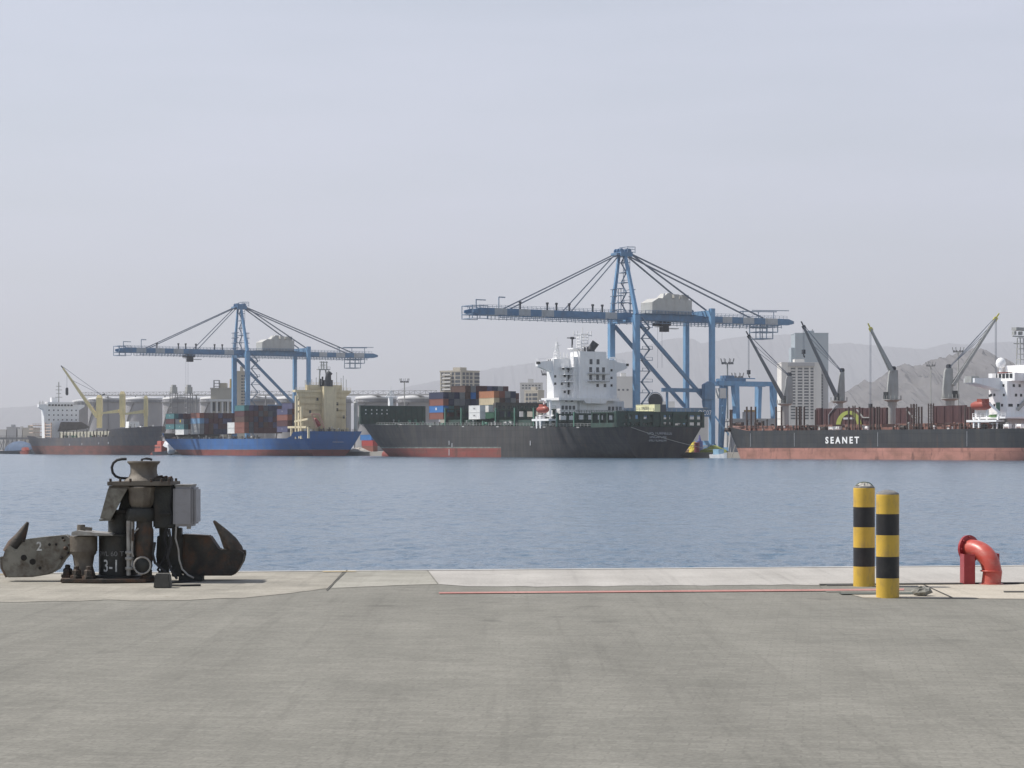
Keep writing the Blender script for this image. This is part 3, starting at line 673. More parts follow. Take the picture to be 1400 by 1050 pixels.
for x, y in ((-2.6, -3.0), (2.6, -3.6), (0.5, 3.5)):
    d = MB()
    for k in range(4): d.box(x-1.1, x+1.1, y-0.9, y+0.9, ZB+3+k*2.7, ZB+3.3+k*2.7)
    for sx in (-0.9, 0.9): d.beam((x+sx, y, ZB+1.8), (x+sx, y, ZB+12.5-abs(y)*0.4), 0.2)
    d.build('sheave_tower', rail_m, crane)

# stays
for x in (-1, 1):
    for nm, y, xe, w_ in (('forestay', cy(692), 3.4, 0.42), ('forestay', cy(775), 3.4, 0.38), ('backstay', cy(1036), 3.6, 0.50), ('backstay', GA+0.4, 4.4, 0.52)):
        MB().beam((x*1.9, -2.6 if nm == 'forestay' else 1.8, ZA-1.2), (x*xe, y, ZB+(1.9 if y != GA+0.4 else 4.0)), w_, w_).build(nm, stay_m, crane)
# machine house on the girder
y0, y1 = cy(884), cy(938)
zf = ZB+2.0
d = MB(); d.prism([(y0, zf), (y1, zf), (y1, zf+5.8), (y0+3, zf+6.2), (y0, zf+4.5)], -4.0, 4.0, plane='yz')
mhs = d.build('machine_house', house, crane)
d = MB(); d.prism([(cy(900), zf+6.02), (cy(908), zf+8.4), (cy(914), zf+8.4), (cy(914), zf+6.02)], -2.5, 2.5, plane='yz'); d.build('roof_hatch', house, mhs)
d = MB(); d.box(-2.5, 2.5, cy(917), cy(923.5), zf+6.0, zf+8.0).box(-2.8, 2.8, cy(926), cy(936), zf+5.9, zf+7.9); d.build('roof_unit', house, mhs)
d = MB(); d.box(-5.4, 5.4, cy(872), cy(944), zf-0.1, zf); n = 16
for k in range(n+1):
    y = cy(872)+(cy(944)-cy(872))*k/n
    for x in (-5.3, 5.3): d.beam((x, y, zf), (x, y, zf+1.15), 0.1)
for x in (-5.3, 5.3): d.beam((x, cy(872), zf+1.15), (x, cy(944), zf+1.15), 0.1)
d.build('house_deck', blue_d, crane)
# stair tower up the near leg
d = MB(); n = 11
for k in range(n):
    z = 6+k*4.2
    d.box(HX-0.6, HX+1.8, 1.6, 6.4, z, z+0.2)
    a0, a1 = (2.0, 5.6) if k % 2 else (5.6, 2.0)
    d.beam((HX+0.7, a0, z+0.2), (HX+0.7, a1, z+4.2), 0.8, 0.3)
    d.beam((HX+1.7, 1.7, z+1.2), (HX+1.7, 6.3, z+1.2), 0.13).beam((HX+1.7, 6.3, z), (HX+1.7, 6.3, z+1.2), 0.15).beam((HX+1.7, 1.7, z), (HX+1.7, 1.7, z+1.2), 0.15)
d.build('stairs', rail_m, crane)
# reel, walkway above the tie, machinery by the landside leg
yr = l_at(897, SC+HX+2)-LS
d = MB(); ax3 = Matrix.Rotation(R(90), 3, 'Y')
d.lathe([(3.0, -0.35), (3.1, -0.3), (3.1, 0.3), (3.0, 0.35)], (HX+1.6, yr, 19.6), 28, axis=ax3); d.build('cable_reel', dark, crane)
d = MB(); d.path([(HX+1.6, yr+3.5*math.cos(t/20*math.pi), 19.6+3.5*math.sin(t/20*math.pi)) for t in range(21)], 0.16, 6); d.build('reel_guard', rail_m, crane)
d = MB(); d.beam((HX, l_at(905, SC+HX)-LS, 24.2), (HX, GA-0.9, 24.2), 1.0, 1.5)
for px in (912, 940): d.beam((HX, l_at(px, SC+HX)-LS, 17.3), (HX, l_at(px, SC+HX)-LS, 23.4), 0.7)
d.build('service_beam', blue_d, crane)
d = MB(); d.prism([(GA-6, 20.5), (GA-1, 20.5), (GA-1, 26.8), (GA-3, 27.8), (GA-6, 26.5)], HX+1.2, HX+3.4, plane='yz')
d.prism([(GA-5.5, 17.4), (GA-2, 17.4), (GA-2, 20.5), (GA-6, 20.5)], HX+1.2, HX+3.0, plane='yz'); d.build('winch_housing', blue_d, crane, bevel=0.25)
qt = text('lettering', 'QC07', 2.6, white_m, crane, (HX+0.78, l_at(962, SC+HX)-LS, 15.4), (R(90), 0, R(90)), 0.01)
# backreach hanging platform
d = MB(); y0, y1 = cy(1032), cy(1056)
for z in (ZB-1.5, ZB-3.6, ZB-6.3):
    ya, yb = (y0, y1) if z > ZB-6 else (y0, y0+(y1-y0)*0.72)
    for x in (-3.5, 3.5): d.beam((x, ya, z), (x, yb, z), 0.35)
    for y in (ya, (ya+yb)/2, yb): d.beam((-3.5, y, z), (3.5, y, z), 0.3)
for x in (-3.5, 3.5):
    for y in (y0, y0+(y1-y0)*0.36, y0+(y1-y0)*0.72): d.beam((x, y, ZB-6.3), (x, y, ZB-0.7), 0.3)
    d.beam((x, y1, ZB-3.6), (x, y1, ZB-0.7), 0.3)
d.build('service_platform', rail_m, crane)
d = MB(); d.beam((-4, cy(1020), ZB+4.8), (-4, cy(1070), ZB+5.2), 0.35)
for px in (1024, 1045, 1066): d.beam((-4, cy(px), ZB+1.8), (-4, cy(px), ZB+5.2), 0.25)
d.beam((4, cy(1020), ZB+4.8), (4, cy(1070), ZB+5.2), 0.3).build('backreach_frame', rail_m, crane)
# trolley with the operator's cab
tr = MB(); tr.box(-2.8, 2.8, -2.5, 2.5, ZB-2.4, ZB-1.0).box(0.2, 2.6, -1.4, 1.6, ZB-4.8, ZB-2.4)
cab = tr.build('trolley', dark, crane); cab.location.y = cy(905)
d = MB(); d.box(0.1, 2.7, 1.6, 6.2, ZB-3.6, ZB-3.3).box(0.1, 2.7, -3.6, -1.4, ZB-3.0, ZB-2.8); d.build('cab_platform', cgrey, cab)
d = MB()
for x in (-1.5, 1.5): d.beam((x, -1, ZB-2.3), (x, -1, 33), 0.07)
hoist = d.build('hoist_rope', stay_m, cab)
# the second crane further along the quay
crane2 = copy_tree(crane); crane2.location = W(-430.4, LS, 2.0)
tag(crane2, 'blue container crane behind the blue ship, its cab out along the boom')
for ch in list(crane2.children):
    if ch.name.startswith('trolley'): ch.location.y = l_at(258, -430.4)-LS
    if ch.name.startswith('lettering'): bpy.data.objects.remove(ch)
# ---------------------------------------------------------------- ships
boot_red = pbr('boot_top_red', (0.24, 0.072, 0.062), 0.7, 0, 0.12, 0.15, (0.17, 0.085, 0.07), 0.7, (0.10, 0.10, 0.5), thr=0.5, spec=0.15)
boot_pink = pbr('boot_top_faded', (0.41, 0.205, 0.165), 0.75, 0, 0.12, 0.15, (0.24, 0.13, 0.10), 0.8, (0.16, 0.16, 0.35), thr=0.53, spec=0.15)
hull_grey = pbr('hull_charcoal', (0.052, 0.053, 0.057), 0.6, 0, 0.12, 0.2, (0.10, 0.095, 0.085), 0.6, (0.5, 0.5, 0.05), thr=0.5, spec=0.15)
hull_blk = pbr('hull_black', (0.046, 0.050, 0.056), 0.55, 0, 0.12, 0.2, (0.085, 0.08, 0.07), 0.5, (0.5, 0.5, 0.06), thr=0.52, spec=0.15)
hull_blue = pbr('hull_blue', (0.045, 0.135, 0.34), 0.5, 0, 0.10, 0.2, (0.10, 0.15, 0.24), 0.5, (0.45, 0.45, 0.06), thr=0.54, spec=0.15)
hull_slate = pbr('hull_slate', (0.085, 0.088, 0.10), 0.6, 0, 0.12, 0.2, (0.15, 0.125, 0.11), 0.6, (0.5, 0.5, 0.06), thr=0.5, spec=0.15)
line_pale = pbr('draught_line', (0.20, 0.24, 0.21), 0.7, 0, 0.3, 0.3, (0.08, 0.08, 0.08), 0.7, (0.3, 0.3, 0.6), thr=0.48)
deck_g = pbr('deck_green', (0.022, 0.058, 0.045), 0.6, 0, 0.25, 0.5, (0.05, 0.045, 0.035), 0.5, (0.8, 0.8, 0.5), thr=0.52)
deck_gl = pbr('post_green', (0.08, 0.19, 0.14), 0.6, 0, 0.2, 0.5)
deck_dk = pbr('deck_dark_grey', (0.06, 0.062, 0.06), 0.7, 0, 0.3, 0.6, (0.12, 0.09, 0.07), 0.6, (0.8, 0.8, 0.8))  # plain dark grey for decks and fittings
deck_rust = pbr('deck_rust_red', (0.22, 0.11, 0.088), 0.75, 0, 0.2, 0.5, (0.17, 0.09, 0.06), 0.6, (0.6, 0.6, 0.6))
cream = pbr('ship_cream', (0.66, 0.57, 0.38), 0.55, 0, 0.07, 0.4, (0.40, 0.31, 0.19), 0.45, (1.0, 1.0, 0.14), thr=0.56)
cream_y = pbr('ship_crane_yellow', (0.74, 0.62, 0.33), 0.5, 0, 0.08, 0.4, (0.42, 0.34, 0.2), 0.4, (1.0, 1.0, 0.2))
glass = pbr('window_dark', (0.02, 0.025, 0.03), 0.15, 0, 0.1, 1)
orange = pbr('lifeboat_orange', (0.32, 0.065, 0.042), 0.45, 0, 0.08, 1)
crane_lg = pbr('deck_crane_grey', (0.36, 0.37, 0.36), 0.55, 0, 0.08, 0.4, (0.23, 0.19, 0.15), 0.4, (1.1, 1.1, 0.15))
crane_dg = pbr('jib_grey', (0.16, 0.17, 0.18), 0.55, 0, 0.1, 0.4)
maroon = pbr('hatch_maroon', (0.058, 0.024, 0.027), 0.65, 0, 0.15, 0.3, (0.14, 0.06, 0.05), 0.5, (0.6, 0.6, 0.15))
brown_s = pbr('stanchion_brown', (0.058, 0.038, 0.034), 0.7, 0, 0.2, 0.6)
name_w = pbr('name_white', (0.85, 0.85, 0.84), 0.6, 0, 0.03, 1)
name_g = pbr('name_grey', (0.42, 0.43, 0.45), 0.6, 0, 0.1, 1)
lime = pbr('emblem_lime', (0.28, 0.32, 0.07), 0.6, 0, 0.1, 0.6)

def streaks(m, col=(0.17, 0.085, 0.05), amt=0.55, sc=(0.9, 0.9, 0.06), lo=0.60, seams=0.22):
    """rust runs and plate seams over a hull paint"""
    nt = m.node_tree; N = nt.nodes; L = nt.links; b = N['Principled BSDF']
    src = b.inputs['Base Color'].links[0].from_socket
    tc = N.new('ShaderNodeTexCoord'); mp = N.new('ShaderNodeMapping'); mp.inputs['Scale'].default_value = sc
    n = N.new('ShaderNodeTexNoise'); n.inputs['Scale'].default_value = 1; n.inputs['Detail'].default_value = 7; n.inputs['Roughness'].default_value = .7
    L.new(tc.outputs['Object'], mp.inputs['Vector']); L.new(mp.outputs['Vector'], n.inputs['Vector'])
    r = N.new('ShaderNodeMapRange'); r.inputs['From Min'].default_value = lo; r.inputs['From Max'].default_value = lo+.12; r.inputs['To Max'].default_value = amt
    L.new(n.outputs['Fac'], r.inputs['Value'])
    mx = N.new('ShaderNodeMix'); mx.data_type = 'RGBA'; mx.inputs[7].default_value = (*col, 1); L.new(r.outputs['Result'], mx.inputs['Factor']); L.new(src, mx.inputs[6])
    m2 = N.new('ShaderNodeMapping'); m2.inputs['Rotation'].default_value = (R(90), 0, 0); L.new(tc.outputs['Object'], m2.inputs['Vector'])
    br = N.new('ShaderNodeTexBrick'); br.inputs['Scale'].default_value = 1; br.inputs['Brick Width'].default_value = 9.0; br.inputs['Row Height'].default_value = 2.6; br.inputs['Mortar Size'].default_value = .09; br.inputs['Mortar Smooth'].default_value = .3
    br.inputs['Color1'].default_value = (1.06,)*3+(1,); br.inputs['Color2'].default_value = (.94,)*3+(1,); br.inputs['Mortar'].default_value = (1-seams,)*3+(1,)
    L.new(m2.outputs['Vector'], br.inputs['Vector'])
    mu = N.new('ShaderNodeMix'); mu.data_type = 'RGBA'; mu.blend_type = 'MULTIPLY'; mu.inputs['Factor'].default_value = 1
    L.new(mx.outputs[2], mu.inputs[6]); L.new(br.outputs['Color'], mu.inputs[7]); L.new(mu.outputs[2], b.inputs['Base Color'])
for m_ in (hull_grey, hull_blk, hull_slate): streaks(m_)
streaks(hull_blue, (0.16, 0.11, 0.10), 0.5)
for m_ in (boot_red, boot_pink): streaks(m_, (0.10, 0.06, 0.05), 0.7, (0.35, .35, .12), 0.55)
def interp(tab, u):
    for (a, za), (b, zb) in zip(tab, tab[1:]):
        if u <= b: return za+(zb-za)*max(0, (u-a))/(b-a)
    return tab[-1][1]
def make_hull(L, B, deck, zboot, line, mats, parent, rev=False, rake=8.0, ebd=0.10, ebw=0.27, esd=0.16, tr=0.86, esw=0.24, wst=0.02, pb=1.05, ps=0.9, boot_shade_from=2):
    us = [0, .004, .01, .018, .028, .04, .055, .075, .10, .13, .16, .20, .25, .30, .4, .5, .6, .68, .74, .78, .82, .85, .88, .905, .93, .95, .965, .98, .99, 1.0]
    extra = [u for u, _ in deck if u not in us and 0 < u < 1]; us = sorted(set(us+extra+([boot_shade_from] if boot_shade_from < 1 else [])))
    zr = [-1.5, 0.0, zboot*0.5, zboot, zboot+line]
    d = MB(); nz = len(zr)+6; rows = []
    for u in us:
        zd = interp(deck, u); zs = zr+[zr[-1]+(zd-zr[-1])*k/6 for k in range(1, 7)]
        bd = min(1, (1-(1-u/ebd)**2.4) if u < ebd else 1)
        if u > 1-esd: bd = 1-(1-tr)*((u-(1-esd))/esd)**2
        bw = (1-(1-min(1, u/ebw))**1.9)*(1 if u < ebw else 1)
        if u < ebw: bw = 0.7*(u/ebw)+0.3*(3*(u/ebw)**2-2*(u/ebw)**3)
        if u > 1-esw: bw = max(wst, 1-((u-(1-esw))/(esw*0.92))**1.9) if u-(1-esw) < esw*0.92 else wst
        row = []
        for z in zs:
            zf = min(1, max(0, (z+1.5)/(zd+1.5)))
            p = pb if u < 0.5 else ps
            h = B/2*(bw+(bd-bw)*zf**p)
            xx = u*L+rake*(1-zf)**1.3*max(0, 1-u/0.25)**2
            if u > 0.8: xx -= (3.0*(1-zf))*((u-0.8)/0.2)**2
            row.append((xx, max(0.12, h), z))
        rows.append(row)
    def X(x): return (L-x) if rev else (x-L)
    n = len(us)
    for sgn in (-1, 1):
        o = len(d.v); vs = [(X(x), sgn*h, z) for r in rows for x, h, z in r]
        d.v += vs
        for i in range(n-1):
            for k in range(nz-1):
                d.f.append([o+i*nz+k, o+(i+1)*nz+k, o+(i+1)*nz+k+1, o+i*nz+k+1]); d.m.append(0 if us[i] >= boot_shade_from else 1 if k < 3 else (2 if k == 3 else 0))
    o2 = n*nz
    for i in (0, n-1):                            # stem and transom
        for k in range(nz-1):
            a = [(X(x), s_*h, z) for s_ in (-1, 1) for x, h, z in (rows[i][k], rows[i][k+1])]
            d.add([a[0], a[1], a[3], a[2]], [(0, 1, 2, 3)], 0 if us[i] >= boot_shade_from else 1 if k < 3 else (2 if k == 3 else 0))
    for i in range(n-1):                          # deck
        a, b = rows[i][-1], rows[i+1][-1]
        d.add([(X(a[0]), -a[1], a[2]-.02), (X(b[0]), -b[1], b[2]-.02), (X(b[0]), b[1], b[2]-.02), (X(a[0]), a[1], a[2]-.02)], [(0, 1, 2, 3)], 3)
    import bmesh
    o = d.build('hull', mats, parent)
    bm = bmesh.new(); bm.from_mesh(o.data); bmesh.ops.remove_doubles(bm, verts=bm.verts, dist=0.001)
    bmesh.ops.recalc_face_normals(bm, faces=bm.faces)
    for f in bm.faces: f.smooth = True
    for e in bm.edges:
        if len(e.link_faces) != 2 or e.calc_face_angle(0) > R(38): e.smooth = False
    bm.to_mesh(o.data); bm.free()
    return o
def bulb(parent, x, mat, r=2.2, ln=6.0, z=-0.3, sgn=-1):
    d = MB(); d.lathe([(0.05, -ln*0.5), (r*0.55, -ln*0.42), (r*0.85, -ln*0.25), (r, 0), (r, ln*0.8)], (x, 0, z), 18, axis=Matrix.Rotation(R(90*(1 if sgn < 0 else -1)), 3, 'Y'))
    return d.build('bulbous_bow', mat, parent, smooth=True)
winmesh = {}
def windows(parent, pts, w, h, face, mat=None, name='window'):
    """one window per point; face '+x' or '-y' in ship axes; each is its own piece set into the wall"""
    key = (w, h, face, (mat or glass).name)
    if key not in winmesh:
        if face in ('+x', '-x'): m_ = MB().box(-0.05, 0.05, -w/2, w/2, -h/2, h/2)
        else: m_ = MB().box(-w/2, w/2, -0.05, 0.05, -h/2, h/2)
        winmesh[key] = m_.mesh(name, mat or glass)
    for p in pts: link(name, winmesh[key], parent, p)
def railing(d, pts, h=1.1, step=2.0, t=0.1):
    for a, b in zip(pts, pts[1:]):
        a = Vector(a); b = Vector(b); n = max(1, int((b-a).length/step))
        for zz in (h, h*0.5): d.beam(a+Vector((0, 0, zz)), b+Vector((0, 0, zz)), t*0.8)
        for k in range(n+1): p = a+(b-a)*k/n; d.beam(p, p+Vector((0, 0, h)), t)
    return d
def clutter(parent, name, spots, mats, seed, hmax=2.2, n=40):
    """winches, vents, reels and pipes along a deck edge, each a piece of its own"""
    r = random.Random(seed); x0, x1, y0, y1, z = spots
    for i in range(n):
        x = r.uniform(x0, x1); y = r.uniform(y0, y1); h = r.uniform(0.5, hmax); k = r.random(); d = MB()
        if k < 0.35: d.box(x-.5, x+.5, y-.4, y+.4, z, z+h*0.7).box(x-.3, x+.3, y-.5, y+.5, z+h*.7, z+h*.9); nm = 'deck_locker'
        elif k < 0.65: d.tube((x, y, z), (x, y, z+h), 0.22, 0.22, 8).tube((x, y, z+h), (x, y, z+h+.4), 0.42, 0.3, 8); nm = 'deck_vent'
        elif k < 0.85:
            d.tube((x-.9, y, z+.7), (x+.9, y, z+.7), 0.55, 0.55, 10).box(x-1.1, x-.9, y-.6, y+.6, z, z+1.3).box(x+.9, x+1.1, y-.6, y+.6, z, z+1.3); nm = 'mooring_winch'
        else: d.tube((x, y-.4, z), (x, y-.4, z+1), .25, .25, 8).tube((x, y+.4, z), (x, y+.4, z+1), .25, .25, 8).box(x-.4, x+.4, y-.8, y+.8, z, z+.15); nm = 'mooring_bitts'
        d.build(nm, r.choice(mats), parent)
def lattice_mast(d, x, y, z0, z1, w0, w1, t=0.16, n=5):
    for sx in (-1, 1):
        for sy in (-1, 1): d.beam((x+sx*w0, y+sy*w0, z0), (x+sx*w1, y+sy*w1, z1), t)
    for k in range(1, n+1):
        f = k/n; ww = w0+(w1-w0)*f; z = z0+(z1-z0)*f
        for a, b in (((-1, -1), (1, -1)), ((1, -1), (1, 1)), ((1, 1), (-1, 1)), ((-1, 1), (-1, -1))):
            d.beam((x+a[0]*ww, y+a[1]*ww, z), (x+b[0]*ww, y+b[1]*ww, z), t*0.9)
    return d

# ---- shipping containers
def container_mesh(color, Lc=12.19, Wc=2.44, Hc=2.72):
    key = (color, Lc)
    if key in winmesh: return winmesh[key]
    col = CC[color]
    m = pbr('container_'+color, col, 0.6, 0, 0.07, 0.5, tuple(0.5*c+0.03 for c in col), 0.5, (0.8, 0.8, 0.4), thr=0.57)
    d = MB(); w = 0.14
    for y in (-Wc/2, Wc/2):
        n = int(Lc/0.55); pts = []
        for i in range(n+1):
            x = -Lc/2+w+(Lc-2*w)*i/n
            pts.append((x, y*(1-0.03 if i % 2 else 1-0.075)))
        d.add([(x, yy, z) for z in (w, Hc-w) for x, yy in pts], [(i, i+1, n+2+i, n+1+i) for i in range(n)])
        for z in (0, Hc-w): d.box(-Lc/2, Lc/2, min(y, y*.93), max(y, y*.93), z, z+w)
        for x in (-Lc/2, Lc/2-w): d.box(x, x+w, min(y, y*.93), max(y, y*.93), w, Hc-w)
    d.box(-Lc/2+0.03, Lc/2-0.03, -Wc/2+.09, Wc/2-.09, Hc-.1, Hc-.02).box(-Lc/2+0.03, Lc/2-0.03, -Wc/2+.09, Wc/2-.09, 0.02, .12)
    for x in (-Lc/2+.05, Lc/2-.05):
        d.box(x-.03, x+.03, -Wc/2+.05, Wc/2-.05, .05, Hc-.05)
        s_ = 1 if x > 0 else -1
        for y in (-.75, -.3, .3, .75): d.box(x+s_*.03, x+s_*.07, y-.03, y+.03, .1, Hc-.1)
    winmesh[key] = d.mesh('shipping_container', m)
    return winmesh[key]
CC = dict(navy=(0.022, 0.03, 0.07), maroon=(0.075, 0.022, 0.024), rust=(0.22, 0.08, 0.055), blue=(0.035, 0.16, 0.42), teal=(0.05, 0.16, 0.17), grey=(0.20, 0.205, 0.21), cream=(0.52, 0.44, 0.30),
          white=(0.72, 0.72, 0.70), brown=(0.08, 0.042, 0.03), green=(0.03, 0.11, 0.07), orange=(0.38, 0.16, 0.08), slate=(0.06, 0.072, 0.09), violet=(0.07, 0.07, 0.14), pale_yellow=(0.78, 0.75, 0.46), red=(0.34, 0.045, 0.04), sky=(0.14, 0.27, 0.42))
TIERN = ['lowest', 'second', 'third', 'fourth', 'fifth', 'sixth']
ORD = ['first', 'second', 'third', 'fourth', 'fifth', 'sixth', 'seventh', 'eighth', 'ninth', 'tenth', 'eleventh', 'twelfth', 'thirteenth', 'fourteenth']
def container(color, s_c, l_c, z, label, group, Lc=12.19, logo=None):
    o = link('shipping_container', container_mesh(color, Lc), None, W(s_c, l_c, z), TH)
    tag(o, label, 'container', group)
    if logo:
        txt, sz, cm, dx = logo
        text('lettering', txt, sz, cm, o, (dx, -1.235, 1.4), (R(90), 0, 0), 0.004)
    return o

# ================================================================ black container ship
BS = 0.8; L1 = BS-s_at(524, 0); B1 = 36.0
ship1 = thing('container_ship', 'black hulled container ship with a white deckhouse and red waterline, bow away', 'ship', W(BS, 0, 0), TH)
make_hull(L1, B1, [(0, 15.2), (.06, 14.6), (.15, 13.6), (.4, 12.9), (.7, 12.0), (.85, 11.4), (1, 11.2)], 3.55, 0.5, [hull_grey, boot_red, line_pale, deck_g], ship1, ebd=0.085, ebw=0.36, tr=0.95, wst=0.36, esw=0.34, ps=0.6, pb=0.68, boot_shade_from=0.615)  # red boot-top turns hull-dark towards the stern: shade painted into the colour
bulb(ship1, -L1+5.0, boot_red, 2.6, 9.0, 0.6)
def sx1(px, l): return s_at(px, l)-BS              # ship-local x under a photo column
def zz(py, s, l): return z_at(py, s, l)
# deckhouse: accommodation block with the engine casing on its after side
xa = -62.0; sA = BS+xa
d = MB()
yl, yr_ = l_at(757, sA), l_at(843, sA)
ztop, zwing = z_at(491, sA, 0), z_at(503, sA, 0)
d.box(xa-5, xa, yl, yr_, 11, ztop)
dh = d.build('deckhouse', white_m, ship1)
for s_, px in ((-1, 734.5), (1, 855.5)):            # bridge wings
    ye = l_at(px, sA-2.2); yi = yl if s_ < 0 else yr_
    d = MB(); d.prism([(yi, zwing-1.7), (yi, ztop-0.6), (ye, ztop-1.2), (ye, zwing+0.4)], xa-3.5, xa-1.0, plane='yz'); d.build('bridge_wing', white_m, dh)
    d = MB(); railing(d, [(xa-1.1, yi, ztop-.7), (xa-1.1, ye, ztop-1.2), (xa-3.4, ye, ztop-1.2)], 1.1, 2); d.build('wing_rail', white_m, dh)
    d = MB(); d.box(xa-2, xa-.9, ye-.6, ye+.6, zwing+1.2, zwing+2.2); d.build('wing_console', glass, dh)
windows(dh, [(xa-3.9+1.5*k, yl-.01, zwing+2.6) for k in range(2)], 1.1, 1.3, '-y')
for py in (506, 516, 526, 536): windows(dh, [(xa+.02, l_at(px, sA), z_at(py, sA, 0)) for px in (777.5, 782)], 1.0, 1.9, '+x', glass, 'door')
# aft galleries and stairs on the port half
for i, py in enumerate((501.5, 511, 521, 531.5)):
    za = z_at(py, sA, -10)
    yg0, yg1 = l_at(765+i*1, sA), l_at(789, sA)
    d = MB(); d.box(xa, xa+3.4, yg0, yg1, za-.3, za); railing(d, [(xa, yg0, za), (xa+3.4, yg0, za), (xa+3.4, yg1, za)], 1.1, 1.6)
    d.build('gallery', white_m, dh)
    d = MB(); d.beam((xa+2.6, yg1-3.5 if i % 2 else yg1-.5, za), (xa+2.6, yg1-.5 if i % 2 else yg1-3.5, za+2.9), 1.0, .3); d.build('gallery_stair', white_m, dh)
windows(dh, [(xa+.02, l_at(px, sA), z_at(py, sA, 0)) for px, py in ((770, 504), (776, 504), (772, 514), (768, 525), (772, 536), (836, 505), (836, 515.5), (836, 526), (757+2, 515), (759, 525))], .9, .9, '+x')
# casing
xc = xa+4.5; sC_ = BS+xc
ca, cb = l_at(793, sC_), l_at(829, sC_)
zc2 = z_at(480, sC_, 0); zs2 = z_at(487.5, sC_, 0)
d = MB(); d.box(xa, xc, ca, cb, 11, zc2); d.box(xa, xc-1.5, l_at(787, sC_), ca, 11, zs2); d.box(xa, xc-1.5, cb, l_at(836, sC_), 11, z_at(489, sC_, 0))
cas = d.build('engine_casing', white_m, ship1)
louv = pbr('louvre_grey', (0.09, 0.10, 0.11), 0.5, 0, 0.2, 2)
windows(cas, [(xc+.02, l_at(px, sC_), z_at(py, sC_, 0)) for px, py in ((808, 494), (817.5, 494), (807.5, 505), (817, 505), (825, 505), (807.5, 515.5), (817, 515.5), (825, 515.5))], 1.25, 1.95, '+x', louv, 'louvre')
windows(cas, [(xc+.02, l_at(px, sC_), z_at(py, sC_, 0)) for px, py in ((817, 526.5), (827, 526.5))], 1.1, 1.2, '+x')
for py in (510.3, 520.7):
    za = z_at(py, sC_, 0); d = MB(); d.box(xc, xc+1.4, l_at(803, sC_), l_at(831, sC_), za-.25, za); railing(d, [(xc+1.4, l_at(803, sC_), za), (xc+1.4, l_at(831, sC_), za)], 1.0, 2, .07); d.build('casing_ledge', crane_lg, cas)
d = MB(); p0 = Vector((xc-2.2, l_at(811, sC_), zc2)); d.path([p0, p0+Vector((0, .6, 1.2)), p0+Vector((1.0, 2.0, 3.6))], [1.4, 1.4, 1.5], 16); d.build('exhaust_pipe', dark, cas, smooth=True)
for dx, dy in ((-.6, -2), (-1.2, 2.5), (.6, -1.5)):
    d = MB(); d.tube((xc-2.2+dx, p0.y+dy, zc2), (xc-2.2+dx, p0.y+dy, zc2+1.8), .35, .35, 8); d.build('exhaust_pipe', dark, cas)
d = MB(); lattice_mast(d, xa-3, l_at(802, sA), z_at(481, sA, 0), z_at(456, sA, 0), 1.5, 1.5, .28, 6)
zt = z_at(457, sA, 0); ym = l_at(802, sA)
d.beam((xa-3, ym-4.2, zt), (xa-3, ym+4.2, zt), .35).beam((xa-3, ym, zt), (xa-3, ym, zt+3), .25)
for yy in (-4, -2.4, 2.4, 4): d.beam((xa-3, ym+yy, zt-.4), (xa-3, ym+yy, zt+1.5), .3)
d.beam((xa-3, ym-2.6, zt-3.5), (xa-3, ym+2.6, zt-3.5), .3).beam((xa-3, ym-2.2, zt-6), (xa-3, ym+2.2, zt-6), .3); d.build('radar_mast', white_m, dh)
d = MB(); zp = z_at(475, sA, 0); d.box(xa-6, xa-2, l_at(787, sA), l_at(806, sA), zp-.5, zp); railing(d, [(xa-2, l_at(787, sA), zp), (xa-2, l_at(806, sA), zp)], 1.1, 2)
d.box(xa-5, xa-3, l_at(789, sA), l_at(803, sA), ztop, zp-.5); d.build('radar_platform', white_m, dh)
d = MB(); y_ = l_at(788, sA); d.beam((xa-3, y_, zp), (xa-3, y_, z_at(460, sA, 0)), .45).beam((xa-3, y_-2.3, z_at(461.5, sA, 0)), (xa-3, y_+1.5, z_at(461.5, sA, 0)), .35).box(xa-3.5, xa-2.5, y_-.6, y_+.6, z_at(463, sA, 0), z_at(460, sA, 0)); d.build('radar', dark, dh)
d = MB(); y_ = l_at(767, sA); lattice_mast(d, xa-3, y_, ztop, z_at(468, sA, 0), .8, .25, .2, 6); d.beam((xa-3, y_-2, z_at(476, sA, 0)), (xa-3, y_+2, z_at(471, sA, 0)), .2).beam((xa-3, y_, z_at(468, sA, 0)), (xa-3, y_, z_at(461, sA, 0)), .15); d.build('signal_mast', white_m, dh)
d = MB(); railing(d, [(xa-.2, yl, ztop), (xa-.2, l_at(787, sA), ztop)], 1.2, 1.5); d.build('roof_rail', white_m, dh); d = MB(); railing(d, [(xa-.2, yr_-4, ztop), (xa-.2, yr_, ztop), (xa-4.8, yr_, ztop)], 1.2, 1.5)
d.build('roof_rail', white_m, dh)
for px in (763, 768, 772, 777, 781): d = MB(); d.beam((xa-3, l_at(px, sA), ztop), (xa-3, l_at(px, sA), ztop+2.6), .22); d.build('whip_aerial', white_m, dh)
d = MB(); d.box(xa-4, xa-1, l_at(763, sA), l_at(786, sA), ztop, ztop+.5); d.box(xa-7, xa-1.2, l_at(765, sA), l_at(778, sA), ztop-3.5, ztop-1.5); d.build('monkey_island', white_m, dh)
